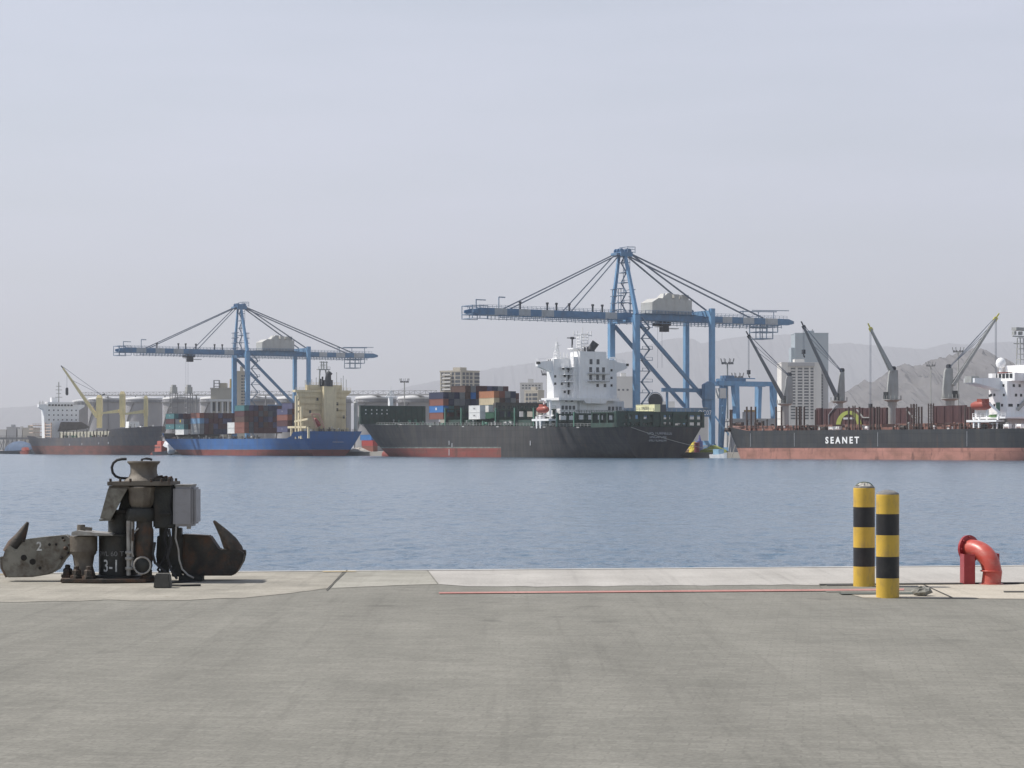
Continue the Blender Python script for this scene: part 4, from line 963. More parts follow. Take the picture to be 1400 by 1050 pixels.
# broad boat deck slab, lower house with louvres, boat and stores
zd2 = z_at(545.5, sC_, 0); y0_, y1_ = l_at(758, sC_), l_at(872, sC_)
d = MB(); d.box(xa-6, xc+2.5, y0_+.5, 17.6, zd2-.6, zd2+.4); railing(d, [(xc+2.4, y0_+.5, zd2+.4), (xc+2.4, 17.5, zd2+.4)], 1.1, 2); d.build('boat_deck', white_m, ship1)
d = MB(); d.box(xa-4, xc+.5, l_at(765, sC_), l_at(788, sC_), 11, zd2-.6); d.box(xa-4, xc-1, l_at(788, sC_), l_at(855, sC_), 11, zd2-.6)
lh = d.build('lower_house', white_m, ship1)
windows(lh, [(xc+.52, l_at(768.5+5*k, sC_), z_at(py, sC_, 0)) for k in range(4) for py in (557.5, 566)], 1.15, 1.5, '+x', louv, 'louvre')
windows(lh, [(xc-.98, l_at(835+5*k, sC_), z_at(558, sC_, 0)) for k in range(4)], 1.15, 1.5, '+x', louv, 'louvre')
windows(lh, [(xc+.52, l_at(px, sC_), z_at(547.8, sC_, 0)) for px in (773, 781)], 1.1, .9, '+x')
d = MB(); yb0, yb1 = l_at(792, sC_), l_at(827, sC_); zb_ = z_at(551.5, sC_, 0)
d.prism([(yb0, zb_+1.6), (yb0+1.5, zb_), (yb1-1.5, zb_), (yb1, zb_+1.6), (yb1, zb_+2.0), (yb0, zb_+2.0)], xc+.8, xc+2.6, plane='yz')
d.build('work_boat', white_m, ship1)
d = MB(); y_ = -17.0; xl = sx1(742, -17); zl = z_at(560, BS+xl, -17)
d.lathe([(0.1, -3.6), (.9, -3.2), (1.35, -1.8), (1.4, 1.6), (1.0, 3.1), (0.15, 3.7)], (xl, y_, zl), 14, axis=Matrix.Rotation(R(90), 3, 'Y')); d.box(xl-1.5, xl+1.2, y_-.8, y_+.8, zl+1.2, zl+2.0); d.build('lifeboat', orange, ship1, smooth=True)
d = MB()
for px in (744, 752.5): x = sx1(px, -16); d.beam((x, -16, 12), (x, -16, zl+3.6), .6).beam((x, -16, zl+3.4), (x, -18, zl+3.4), .5)
x0, x1 = sx1(731, -17), sx1(754, -17); zq = z_at(574, BS+x0, -17)
d.box(x0, x1, -18.3, -15, zq-.5, zq+.3).beam((x0, -16, zl-2.2), (x1, -16, zl-2.2), .4).beam((sx1(744, -16), -16, zl+3.4), (sx1(753, -16), -16, zl+3.4), .4).build('boat_davit', white_m, ship1)
for px in (734, 739): x = sx1(px, -18); d = MB(); d.beam((x, -17.8, 11), (x, -17.8, zq+1.2), .7, .7, 1.1, 1.1); d.build('davit_post', white_m, ship1)
# lashing bridges: transverse steel frames between the bays
def lashing(x, zb, zt, posts=9, panel=True, wdt=34.0):
    d = MB()
    for k in range(posts):
        y = -wdt/2+wdt*k/(posts-1); d.beam((x, y, zb), (x, y, zt), .75, .9)
    d.beam((x, -wdt/2, zt-.3), (x, wdt/2, zt-.3), 1.6, .5).beam((x, -wdt/2, (zb+zt)/2), (x, wdt/2, (zb+zt)/2), 1.2, .4)
    for k in range(posts-1):
        y = -wdt/2+wdt*k/(posts-1); d.beam((x, y, zb), (x, y+wdt/(posts-1), (zb+zt)/2), .22)
    if panel: d.box(x-.15, x+.15, -wdt/2, wdt/2, zb, zb+(zt-zb)*.45)
    railing(d, [(x+.7, -wdt/2, zt), (x+.7, wdt/2, zt)], 1.1, 2.2, .12)
    o = d.build('lashing_bridge', deck_g, ship1)
    p = MB(); p.beam((x, -wdt/2-.4, zb), (x, -wdt/2-.4, zt+.3), .55, .6); p.build('end_post', deck_gl, o)
for px in (610, 632, 679, 705, 731): x = sx1(px, -17); lashing(x, interp([(-237, 14), (0, 11.2)], x), z_at(558.5, BS+x, -17))
for x in (-44, -32): lashing(x, 11.3, 16.5)
for px in (622, 644, 692, 718):
    x = sx1(px, -16); zb = interp([(-237, 14), (0, 11.2)], x); d = MB(); d.box(x-5.6, x+5.6, -16.5, 16.5, zb, zb+2.4); d.build('hatch_cover', deck_g, ship1)
d = MB(); x = sx1(700, -6); d.box(x-1, x+1, -14, 14, 18.2, 21.4); d.box(x+1, x+1.2, -14, 14, 20.9, 21.6); hw = d.build('hatch_gantry', deck_dk, ship1)
windows(hw, [(x+1.03, -12.5+2.1*k, 19.7) for k in range(12)], 1.3, 1.2, '+x')
# forward green wall with lamps, and foremast
xw = -L1+20; d = MB(); yw0, yw1 = l_at(491, BS+xw), l_at(580, BS+xw); zw = z_at(555, BS+xw, 0)
d.box(xw, xw+1.2, yw0, yw1, 14, zw)
for k in range(12): y = yw0+(yw1-yw0)*(k+.5)/12; d.box(xw+1.2, xw+1.45, y-.2, y+.2, 14, zw-.2)
fw = d.build('breakwater', deck_g, ship1)
windows(fw, [(xw+1.5, l_at(px, BS+xw), z_at(py, BS+xw, 0)) for px in (498, 506, 513, 520, 527) for py in (561, 566)], .5, .5, '+x', white_m, 'lamp')
xm = -L1+13; d = MB(); ym = l_at(534, BS+xm); d.beam((xm, ym, 15), (xm, ym, z_at(543, BS+xm, 0)), 2.0, 2.0, 1.6, 1.6).beam((xm, ym, z_at(543, BS+xm, 0)), (xm, ym, z_at(527, BS+xm, 0)), .5, .5, .2, .2)
for py, w_ in ((543, 4.2), (540, 3.0), (536, 1.6)): z = z_at(py, BS+xm, 0); d.beam((xm, ym-w_/2*1.2, z), (xm, ym+w_/2*1.2, z), .4)
d.beam((xm, ym-2.6, z_at(543, BS+xm, 0)), (xm, ym, z_at(534, BS+xm, 0)), .18).beam((xm, ym+2.6, z_at(543, BS+xm, 0)), (xm, ym, z_at(534, BS+xm, 0)), .18); d.build('foremast', white_m, ship1)
clutter(ship1, 'fittings', (-L1+30, -75, -17.4, -16.2, 12.6), [deck_dk, deck_gl, crane_lg, deck_g], 3, 2.0, 60)
clutter(ship1, 'fittings', (-L1+5, -L1+26, -9, 6, 14.6), [deck_dk, deck_gl, crane_lg, deck_g], 4, 2.4, 24)
d = MB(); railing(d, [(-L1+28, -17.5, 13.4), (-90, -17.6, 12.2), (-20, -17.6, 11.3)], 1.2, 2.4, .11); d.build('deck_rail', crane_lg, ship1)
# stern frame
xs = -1.5; zst = z_at(563.5, BS, 0)
d = MB()
for px in (843, 851, 858, 864, 875, 887, 893, 903, 913, 920, 932, 940, 951, 960):
    y = l_at(px, BS+xs); wd = 1.5 if px in (843, 858, 875, 893, 903, 920, 940, 960) else .7
    d.beam((xs, y, 11), (xs, y, zst), .9, wd)
ys0, ys1 = l_at(841, BS+xs), l_at(961.5, BS+xs)
d.box(xs-.5, xs+.5, ys0, ys1, zst-1.0, zst+.3).box(xs-.45, xs+.45, ys0, ys1, 12.9, 14.0).box(xs-.2, xs+.2, ys0, ys1, 11, 11.8)
d.box(xs-.3, xs+.3, l_at(895, BS), l_at(910, BS), 11.5, zst-.8).box(xs-.3, xs+.3, l_at(920, BS), l_at(940, BS), 12.5, zst-.8).box(xs-.3, xs+.3, ys0, l_at(853, BS), 11.5, zst-.8)
d.beam((xs-15.5, ys0+.5, 11), (xs-15.5, ys0+.5, zst-.4), .8).beam((xs-10.5, ys0+.5, 11), (xs-10.5, ys0+.5, zst-.4), .7).beam((xs-5.5, ys0+.5, 11), (xs-5.5, ys0+.5, zst-.4), .7).box(xs-16, xs-.5, ys0, ys0+.4, 11, 12.6); d.box(xs-16, xs-.5, ys0, ys1, zst-.35, zst+.05)
d.build('stern_frame', deck_g, ship1)
d = MB(); railing(d, [(xs+.4, ys0, zst+.3), (xs+.4, ys1, zst+.3)], 1.1, 2, .1); d.build('stern_rail', crane_lg, ship1)
clutter(ship1, 'fittings', (-8, -3, -14, 14, 11.2), [crane_lg, deck_gl, white_m], 9, 2.0, 26)
for i, (t_, py, sz) in enumerate((('OPS TORNELLE', 592.3, 1.5), ('SINGAPORE', 597.5, 1.35), ('IMO 9244594', 602.3, 1.3))):
    zt_ = z_at(py, BS, 0); text('lettering', t_, sz, name_g, ship1, (-3.0*(1-(zt_+1.5)/12.7)+.06, l_at(903 if i == 0 else 901.5, BS), zt_), (R(90), R(0), R(90)), .03, 1.05)
def draught(parent, x, y, marks):
    for z0, z1 in marks: d = MB(); d.box(x-.25, x+.25, y-.03, y+.03, z0, z1); d.build('draught_mark', name_g, parent)
for px in (614, 725): draught(ship1, sx1(px, -18), -18.02, ((4.6, 6.4),) if px == 725 else ((0.6, 3.2), (4.9, 6.6)))
draught(ship1, sx1(618, -18), -18.02, ((4.0, 5.6),))
for px in (588, 633, 680, 727, 744, 790): d = MB(); x = sx1(px, -18); d.box(x-.9, x+.9, -18.03, -17.95, interp([(-237, 13.6), (0, 10.6)], x), interp([(-237, 14.1), (0, 11.0)], x)); d.build('fairlead', crane_lg, ship1)

# containers: one block ahead of the deckhouse
rc = random.Random(21)
aft = s_at(606, -17.2); zb0 = z_at(573, aft, -17.2)
HT = 2.78; DKC = ['navy', 'slate', 'maroon', 'brown', 'slate', 'violet', 'navy', 'maroon']  # dark picks put the shade of the after ends into the colour
side = ['rust', 'blue', 'rust', 'navy']
fixed = {(4, 4): 'brown', (5, 4): 'grey', (6, 4): 'maroon', (7, 4): 'maroon', (8, 4): 'violet', (9, 4): 'navy', (10, 4): 'grey', (11, 4): 'maroon', (1, 3): 'slate', (2, 3): 'navy', (3, 3): 'grey',
         (4, 3): 'brown', (5, 3): 'blue', (6, 3): 'maroon', (7, 3): 'brown', (2, 2): 'grey', (3, 2): 'grey', (11, 3): 'grey', (13, 3): 'maroon', (13, 2): 'brown', (12, 3): 'maroon', (12, 2): 'maroon', (10, 2): 'slate', (11, 2): 'slate', (4, 2): 'slate', (1, 1): 'teal'}
G1 = 'containers on the black ship'
PALE = {'white': 'white', 'cream': 'cream', 'blue': 'bright blue', 'sky': 'light blue', 'grey': 'grey', 'rust': 'rust red', 'navy': 'dark navy', 'maroon': 'dark maroon', 'brown': 'dark brown', 'slate': 'slate grey', 'violet': 'violet grey', 'teal': 'teal', 'orange': 'orange', 'green': 'dark green', 'red': 'red', 'pale_yellow': 'pale yellow'}
for k in range(14):
    nt = 5 if 4 <= k <= 11 else 4
    for t in range(nt):
        if k > 8 and t < 2: continue                     # wholly hidden by the hatch gantry and nearer stacks
        c = side[t] if k == 0 else fixed.get((k, t), rc.choice(DKC))
        where = 'sunlit stack, black ship' if k == 0 else '%s stack from sunlit side, black ship' % ORD[k]
        lab = '%s container, %s tier, %s' % (PALE[c], TIERN[t], where)
        o = container(c, aft-6.1, -17.2+1.22+k*2.58, zb0+t*HT, lab, G1, logo=('✱', 1.9, name_w, 0.0) if (k, t) == (0, 1) else None)
aft2 = s_at(656, -17.2)
zb2 = z_at(573, aft2, -17.2)
for t in range(2):
    container('white', aft2-4.6, -15.9, zb2+t*HT, '%s white container with dark lettering, beside the lashing posts of the black ship' % ('upper' if t else 'lower'), G1, 9.1, ('YML', 1.0, dark, 0))
container('white', aft2-4.6, l_at(668, aft2)+1.22, zb2+HT, 'white container standing alone behind the pair of lettered white ones', G1, 9.1)
container('orange', s_at(675.5, -8)-6.1, -6.8, zb0+3*HT, 'faded orange container high on the black ship, above a cream one', G1)
container('cream', s_at(675.5, -8)-6.1, -6.8, zb0+2*HT, 'cream container high on the black ship, below a faded orange one', G1)
for k, c in enumerate(('rust', 'grey', 'navy')): container(c, s_at(675.5, -8)-6.1, -6.8+2.58*(k+1), zb0+3*HT, '%s container end next to the faded orange container' % ['rust red', 'light grey', 'navy'][k], G1)
for k, c in enumerate(('brown', 'slate', 'grey')): container(c, s_at(675.5, -8)-6.1, -6.8+2.58*(k+1), zb0+2*HT, '%s container end next to the cream container' % ['brown', 'slate', 'grey'][k], G1)
for t in range(2):
    for k in range(4): container(['green', 'slate', 'navy', 'green'][k], s_at(675.5, -8)-6.1, -6.8+2.58*k, zb0+t*HT, '%s container under the %s end, %s tier' % (['green', 'slate', 'navy', 'dark green'][k], ['cream', 'brown', 'slate', 'grey'][k], TIERN[t]), G1)
s5 = s_at(895, -3)
container('pale_yellow', s5-6.1, -1.78, zst+.1, 'pale yellow container with dark lettering on the stern of the black ship', G1, logo=('YADEX', 1.5, deck_dk, 0))
container('slate', s5-6.1, 0.8, zst+.1, 'slate grey container end beside the pale yellow one on the stern', G1)
# ================================================================ blue container ship
L2 = 205.0; B2 = 32.0; LC2 = 3.0
S2 = s_at(411.5, LC2-B2/2)
L2 = S2-s_at(244, LC2)
u_p = (s_at(400, LC2-B2/2)-S2+L2)/L2
ship2 = thing('container_ship', 'blue hulled container ship with a cream deckhouse and stacked dark containers', 'ship', W(S2, LC2, 0), TH)
make_hull(L2, B2, [(0, 12.2), (.10, 11.6), (.104, 8.7), (.70, 8.2), (u_p-.035, 8.3), (u_p-.012, 9.3), (u_p, 11.2), (1, 11.6)], 2.9, 0.12, [hull_blue, boot_red, line_pale, deck_dk], ship2, ebd=0.10, ebw=0.40, esw=.36, tr=0.98, wst=0.32, ps=0.6, pb=.68, rake=9)
bulb(ship2, -L2+12, boot_red, 2.4, 8.0, 0.3)
def bx2(px, l): return s_at(px, l)-S2
# deckhouse
xa = -12.0; sA = S2+xa; yo = -LC2
ya, yb = l_at(406, sA)+yo, l_at(473, sA)+yo
yab = l_at(416, sA)+yo
zr = z_at(536.5, sA, LC2)
d = MB(); d.box(xa-2.8, xa, l_at(409, sA)+yo, yb, 8.3, zr); dh2 = d.build('deckhouse', cream, ship2)
d = MB(); d.box(xa-2.6, xa+.6, l_at(403, sA)+yo, l_at(479, sA)+yo, zr, zr+1.1); d.prism([(l_at(472, sA)+yo, zr), (l_at(480, sA)+yo, zr), (l_at(472, sA)+yo, zr-2.6)], xa-1.6, xa-.6, plane='yz'); d.build('bridge_wing', cream, dh2)
d = MB(); d.box(xa-2.5, xa-.2, l_at(420, sA)+yo, l_at(468, sA)+yo, zr+1.1, zr+3.6); d.build('wheelhouse', cream, dh2)
d = MB(); railing(d, [(xa+.5, l_at(404, sA)+yo, zr+1.1), (xa+.5, l_at(479, sA)+yo, zr+1.1)], 1.2, 1.8); railing(d, [(xa-1, l_at(420, sA)+yo, zr+3.6), (xa-1, l_at(468, sA)+yo, zr+3.6)], 1.2, 1.8); d.build('deck_rail', cream, dh2)
for py in (543, 551.5, 560, 569): z = z_at(py, sA, LC2); d = MB(); d.box(xa, xa+.8, l_at(409, sA)+yo, yb, z-.15, z); d.build('deck_ledge', cream, dh2)
windows(dh2, [(xa+.02, l_at(px, sA)+yo, z_at(py, sA, LC2)) for px, py in ((461, 552), (461, 560), (458, 552), (458, 560.5), (470, 570), (447, 569), (434, 546), (424, 563))], 1.1, 1.4, '+x')
windows(dh2, [(xa-.18, l_at(px, sA)+yo, zr+2.3) for px in (447, 451)], 1.4, 1.2, '+x')
windows(dh2, [(xa-2.1+1.3*k, l_at(409, sA)+yo-.02, z_at(py, sA, LC2)) for k in range(2) for py in (547, 555, 563)], .8, .9, '-y')
# casing, funnel, masts
xc = xa+3.2; sC_ = S2+xc
d = MB(); d.box(xa+.01, xc, l_at(443, sC_)+yo, l_at(460, sC_)+yo, 11, z_at(528, sC_, LC2)); cas2 = d.build('engine_casing', cream, ship2)
d = MB(); pf = Vector((xc-1.6, l_at(450.5, sC_)+yo, z_at(528, sC_, LC2))); d.tube(pf, pf+Vector((0, 0, 3)), 2.3, 2.3, 16).path([pf+Vector((0, 0, 3)), pf+Vector((0, .2, 5.6)), pf+Vector((.6, 1.0, 6.8))], [1.5, 1.35, 1.3], 14); d.build('funnel', dark, cas2, smooth=True)
for dy, h in ((-2.4, 4.6), (-3.4, 3.6), (1.6, 2.8)): d = MB(); d.tube(pf+Vector((-1, dy, 0)), pf+Vector((-1, dy, h)), .42, .42, 10); d.build('exhaust_pipe', dark, cas2)
d = MB(); xm = xa-1.3; zt = z_at(505, S2+xm, LC2)
for px in (436, 448): y = l_at(px, S2+xm)+yo; d.beam((xm, y, zr+3.6), (xm, (y+l_at(442, S2+xm)+yo)/2 if px == 448 else y+.6, zt), .5)
y0, y1 = l_at(434, S2+xm)+yo, l_at(450, S2+xm)+yo
d.box(xm-1.2, xm+1.2, y0, y1, zt-.3, zt+.2); railing(d, [(xm+1.1, y0, zt+.2), (xm+1.1, y1, zt+.2)], 1.1, 1.4)
for px in (439.5, 442.5, 446.5): y = l_at(px, S2+xm)+yo; d.beam((xm, y, zt), (xm, y, z_at(494, S2+xm, LC2)), .45)
d.beam((xm, l_at(437, S2+xm)+yo, z_at(495, S2+xm, LC2)), (xm, l_at(448, S2+xm)+yo, z_at(495, S2+xm, LC2)), .4).beam((xm, l_at(438, S2+xm)+yo, z_at(499, S2+xm, LC2)), (xm, l_at(445, S2+xm)+yo, z_at(499, S2+xm, LC2)), .35); d.build('radar_mast', crane_lg, dh2)
for px, h in ((424, 2.6), (430, 3.5), (458, 6.2), (464, 3.4), (467, 4.6), (471, 2.8), (415, 2.2)): d = MB(); y = l_at(px, S2+xa-3)+yo; d.beam((xa-1.2, y, zr+1.1), (xa-1.2, y, zr+3.6+h), .22); d.build('whip_aerial', crane_lg, dh2)
# poop gear
d = MB(); y = -14.2
for px in (405.5, 413): x = bx2(px, LC2-14); d.beam((x, y, 8), (x, y, z_at(541 if px < 410 else 556, S2+x, -11)), 1.0, 1.0)
d.beam((bx2(404, -11), y, z_at(576, S2, -11)), (bx2(422, -11), y, z_at(573, S2, -11)), .9).beam((bx2(395, -11), y, z_at(584, S2-12, -11)), (bx2(420, -11), y, z_at(584, S2, -11)), 1.0)
for px in (398, 409, 421): x = bx2(px, LC2-14.5); d.beam((x, y, 8.2), (x, y, z_at(584, S2+x, -11)), .9)
d.build('boat_davit', cream, ship2)
d = MB(); xx = -4.0
for px in (426, 436): d.beam((xx, l_at(px, S2+xx)+yo, z_at(566, S2, LC2)), (xx+1, l_at(px+6, S2+xx)+yo, z_at(585, S2, LC2)), .7)
d.beam((xx, l_at(426, S2+xx)+yo, z_at(566, S2, LC2)), (xx, l_at(436, S2+xx)+yo, z_at(566.5, S2, LC2)), .7)
d.build('launch_ramp', pbr('ramp_pale_red', (0.52, 0.30, 0.22), 0.6, 0, 0.1, 1), ship2)
d = MB(); p = Vector((xx-.6, l_at(431, S2+xx)+yo, z_at(573, S2, LC2))); q_ = Vector((xx-.2, l_at(437, S2+xx)+yo, z_at(582, S2, LC2))); d.path([p+(p-q_)*.15, p, (p+q_)/2, q_, q_+(q_-p)*.12], [.25, .95, 1.1, 1.0, .2], 12); d.build('lifeboat', pbr('boat_red', (0.30, 0.05, 0.045), 0.5), ship2, smooth=True)
d = MB(); x = -1.5; y = l_at(486.5, S2+x)+yo; d.tube((x, y, 10), (x, y, z_at(551, S2+x, 12)), .95, .95, 14).tube((x, y, z_at(551, S2+x, 12)), (x, y, z_at(548.5, S2+x, 12)), 1.15, .6, 14); d.beam((x, y, z_at(571, S2+x, 12)), (x, l_at(502, S2+x)+yo, z_at(583, S2+x, 12)), 1.4, 1.8); d.build('provision_crane', crane_lg, ship2)
clutter(ship2, 'fittings', (-10, -2, -13, 13, 11.4), [crane_lg, deck_dk, white_m, cream], 12, 2.2, 26)
clutter(ship2, 'fittings', (-L2+24, -52, -14.4, -13.4, 8.3), [deck_dk, deck_g, brown_s, crane_lg], 13, 1.7, 50)
d = MB(); railing(d, [(-L2+26, -14.7, 8.4), (-45, -14.7, 8.2)], 1.1, 2.2, .11); railing(d, [(-.6, -13, 11.5), (-.6, 13, 11.5)], 1.1, 1.8, .11); d.build('deck_rail', deck_dk, ship2)
text('lettering', 'ZIG', 2.1, pbr('name_blue', (0.16, 0.27, 0.46), 0.6), ship2, (-1.02, l_at(463, S2)+yo, 8.7), (R(90), 0, R(90)), .12, 1.0)
d = MB(); d.box(-1.2, -.9, l_at(456, S2)+yo, l_at(471, S2)+yo, 6.4, 6.65); d.build('port_mark', name_g, ship2)
for px in (300, 362): draught(ship2, bx2(px, LC2-15), -15.02, ((5.6, 6.6),))
# containers: four bays, the port stack lit, the shade of the after faces put into their dark colours
G2 = 'containers on the blue ship'
PALE2 = PALE
DK2 = ['maroon', 'navy', 'maroon', 'brown', 'violet', 'maroon', 'navy', 'slate']
r2 = random.Random(5)
def bay(aftpx, zb, tiers, side, prevname, maxpx, minrow=0, extra={}, label_side=None, logos={}):
    sa = s_at(aftpx, LC2-14.2)
    for k in range(11):
        l = LC2-14.2+1.22+k*2.58
        if px_of(sa, l-1.2) > maxpx: break
        for t in range(tiers if k else len(side)):
            c = side[t] if k == 0 else extra.get((k, t), r2.choice(DK2))
            where = 'sunlit row, %s' % prevname if k == 0 else '%s row from sunlit side, %s' % (ORD[k], prevname)
            container(c, sa-6.1, l, zb+t*HT, '%s container, %s tier, %s' % (PALE2[c], TIERN[t], where), G2, logo=logos.get((k, t)))
zA = z_at(593.5, s_at(261, -11), -11)
lw = ('≡≡', 1.0, name_w, 0)
bay(238, zA+HT, 3, ['teal', 'maroon', 'teal'], 'blue ship foremost bay', 300, extra={(1, 2): 'navy', (2, 2): 'maroon', (3, 2): 'maroon'}, logos={(0, 2): lw, (0, 0): lw})
bay(273, zA-HT*.05, 4, ['grey', 'grey', 'sky', 'rust'], 'blue ship second bay', 318, logos={(0, 0): lw, (0, 1): lw})
bay(334, zA+HT*.02, 5, ['rust', 'rust', 'brown', 'maroon', 'teal'], 'blue ship third bay', 382)
bay(393, zA+HT*.10, 5, ['violet', 'maroon', 'rust', 'violet'], 'bay beside cream deckhouse', 412, logos={(0, 0): ('≡', 1.2, name_w, 0), (0, 3): ('≡', 1.2, name_w, 0)})
s_ = s_at(320, -12.4)
for t in range(2): container('white', s_-6.1, -9.6, zA+t*HT*1.02, '%s of two stacked white containers on the blue ship' % ('upper' if t else 'lower'), G2)
s_ = s_at(251, -11.4)
container('white', s_-6.1, -10.0, zA-.2, 'white container low near the bow of the blue ship', G2)
container('teal', s_-6.1, -10.0, zA-.2+HT, 'teal container on top of the white one near the bow of the blue ship', G2, logo=lw)
container('slate', s_-6.1, -7.3, zA-.2+2*HT, 'slate container with a yellow mark near the bow of the blue ship', G2, logo=('✸', 2.6, pbr('mark_yellow', (0.7, 0.52, 0.04), 0.6), 0))
container('slate', s_-6.1, -10.0, zA-.2+2*HT, 'dark slate container near the bow, above the teal one', G2, logo=('✸', 2.6, pbr('mark_yellow', (0.7, 0.52, 0.04), 0.6), 1.0))

# ================================================================ black bulk carrier with the big name
B3 = 30.0; LC3 = 3.0
s0 = s_at(1013, LC3); L3 = 182.0; S3 = s0+L3
ship3 = thing('bulk_carrier', 'black bulk carrier with big white lettering on its side and four grey deck cranes', 'ship', W(S3, LC3, 0), TH)
make_hull(L3, B3, [(0, 11.4), (.05, 11.0), (.10, 10.0), (.13, 9.3), (.8, 9.0), (1, 9.2)], 3.55, 0.1, [hull_blk, boot_pink, hull_blk, deck_rust], ship3, ebd=0.10, ebw=0.115, rake=1, wst=0.3, esw=.30, ps=.65, pb=1.0)
bulb(ship3, -L3+4.5, boot_pink, 2.2, 5.0, -0.6)
LSD = LC3-B3/2                                    # world l of the near side
def cx3(px, l=0.0): return s_at(px, l)-S3
def z3(py, px, l=0.0): return z_at(py, s_at(px, l), l)
o = text('lettering', 'SEANET', 2.85, name_w, ship3, (0, 0, 0), (R(90), 0, 0), .03, 1.0, 1.5, .085)
w_ = max(v.co.x for v in o.data.vertices)-min(v.co.x for v in o.data.vertices)
x0, x1 = cx3(1128.5, LSD), cx3(1174.5, LSD); k = (x1-x0)/w_
for v in o.data.vertices: v.co.x *= k
o.location = ((x0+x1)/2, -B3/2-.03, z3(602.3, 1151, LSD))
# hatch coamings along the deck, and the raised hatch covers
d = MB()
for a, b in ((1012, 1030), (1037, 1065), (1080, 1108), (1122, 1140), (1157, 1207), (1232, 1282), (1312, 1335)):
    d.box(cx3(a, LC3-10), cx3(b, LC3-10), -10.5, 10.5, 9.0, 10.9)
d.build('hatch_coaming', deck_rust, ship3)
d = MB(); d.box(-L3+14, -44, -13.2, -11.8, 9.0, 9.9); d.build('deck_walkway', deck_rust, ship3)
covers = []
for a, b, pt in ((1117, 1124, 558), (1127, 1180, 558), (1181.5, 1213, 557.5), (1226, 1250, 557.5), (1276, 1321, 554.5), (1321.5, 1331, 556)):
    l = LC3-9.5; d = MB(); x0, x1 = cx3(a, l), cx3(b, l); zt = z3(pt, (a+b)/2, l)
    d.box(x0, x1, -9.9, -9.1, 10.9, zt)
    for kk in range(max(2, int((x1-x0)/3))): x = x0+(x1-x0)*(kk+.5)/max(2, int((x1-x0)/3)); d.box(x-.12, x+.12, -10.05, -9.9, 11.0, zt-.2)
    covers.append(d.build('hatch_cover', maroon, ship3))
for px in (1181, 1250): d = MB(); x = cx3(px+10, -6.5); d.beam((x, -10.2, z3(571, px, -6.5)), (x-3, -10.2, z3(571, px, -6.5)), .4, .3).beam((x-3, -10.2, z3(571, px, -6.5)), (x-6, -10.2, z3(560, px, -6.5)), .4, .3); d.build('cover_stripe', crane_lg, ship3)
# emblem ring on the second cover
xe, le = cx3(1161, LC3-9.9), LC3-9.9; ze = z3(582, 1161, le); d = MB()
n = 24; ro, ri = 7.4, 5.6; kx = 0.82
ko = (cx3(1178, le)-cx3(1143, le))/2; kr = ko-2.3; zo = z3(561.5, 1161, le)-ze; zi = zo-1.1
d.add([(xe+ko*math.cos(math.pi*t/n), -10.10, max(10.95, ze+zo*math.sin(math.pi*t/n))) for t in range(n+1)]+[(xe+kr*math.cos(math.pi*t/n), -10.10, max(10.95, ze+zi*math.sin(math.pi*t/n))) for t in range(n+1)], [(t, t+1, n+2+t, n+1+t) for t in range(n)])
d.build('emblem_ring', lime, covers[1])
d = MB(); d.box(xe-2.6, xe+2.6, -10.14, -10.1, ze+2.0, ze+2.6).box(xe-.3, xe+.3, -10.14, -10.1, ze+.9, ze+4.4); d.build('emblem_cross', name_g, covers[1])
d = MB(); x = cx3(1134, le); d.beam((x, -10.1, 11), (x, -10.1, ze+3.6), .5, .1).beam((x, -10.1, ze+3.6), (x+4, -10.1, ze+6.6), .5, .1); d.build('cover_stripe', name_g, covers[1])
text('lettering', 'MA', 2.0, name_g, covers[1], (cx3(1142, le), -10.12, ze+6.2), (R(90), R(-35), 0), .004)
# log stanchions
st = MB().beam((0, 0, 0), (0, 0, 7.4), .42, .4).mesh('stanchion', brown_s)
ladm = MB()
for sx in (-.5, .5): ladm.beam((sx, 0, 0), (sx, 0, 7.6), .28, .28)
for kk in range(9): ladm.beam((-.5, 0, .6+kk*.8), (.5, 0, .6+kk*.8), .14, .14)
lad = ladm.mesh('stanchion_ladder', brown_s)
def zs3(px): return z3(585, px, LSD+1.5)
for px in (998.5, 1000.5, 1021, 1027, 1033, 1061, 1068.5, 1089, 1094, 1099.5, 1115, 1160.5, 1175, 1190, 1194.5, 1199, 1202, 1240.5, 1256, 1260, 1319.5, 1326.5):
    x = cx3(px, LSD+1.5); ob = link('stanchion', st, ship3, (x, -B3/2+1.5, 9.1)); pt = 556 if px < 1110 or px > 1130 else 560
    ob.scale.z = (z3(pt if px > 1010 else 560, px, LSD+1.5)-9.1)/7.4
for px in (1094, 1167.5, 1247, 1251.5, 1271, 1274.5): link('stanchion_ladder', lad, ship3, (cx3(px, LSD+1.2), -B3/2+1.2, 9.1))
for px in (1024, 1030, 1064.5):
    x = cx3(px, LSD+1.5); d = MB(); d.beam((x-1.6, -13.5, 15.4), (x+1.6, -13.5, 15.4), .12).beam((x-1.6, -13.5, 13), (x+1.6, -13.5, 13), .12); d.build('stanchion_tie', brown_s, ship3)
clutter(ship3, 'fittings', (-L3+10, -40, -14.2, -12.8, 9.0), [deck_dk, brown_s, crane_lg, deck_rust, white_m], 31, 2.0, 60)
clutter(ship3, 'fittings', (-L3+3, -L3+12, -6, 6, 11.0), [deck_dk, brown_s, crane_lg], 32, 2.2, 12)
d = MB(); railing(d, [(-L3+12, -14.5, 9.9), (-44, -14.7, 9.1)], 1.1, 2.4, .1); d.build('deck_rail', deck_dk, ship3)
for px in (1026, 1086, 1200, 1322): d = MB(); x = cx3(px, LSD); d.box(x-.06, x+.06, -B3/2-.03, -B3/2+.02, 4.0, 8.4); d.build('weld_seam', name_g, ship3)
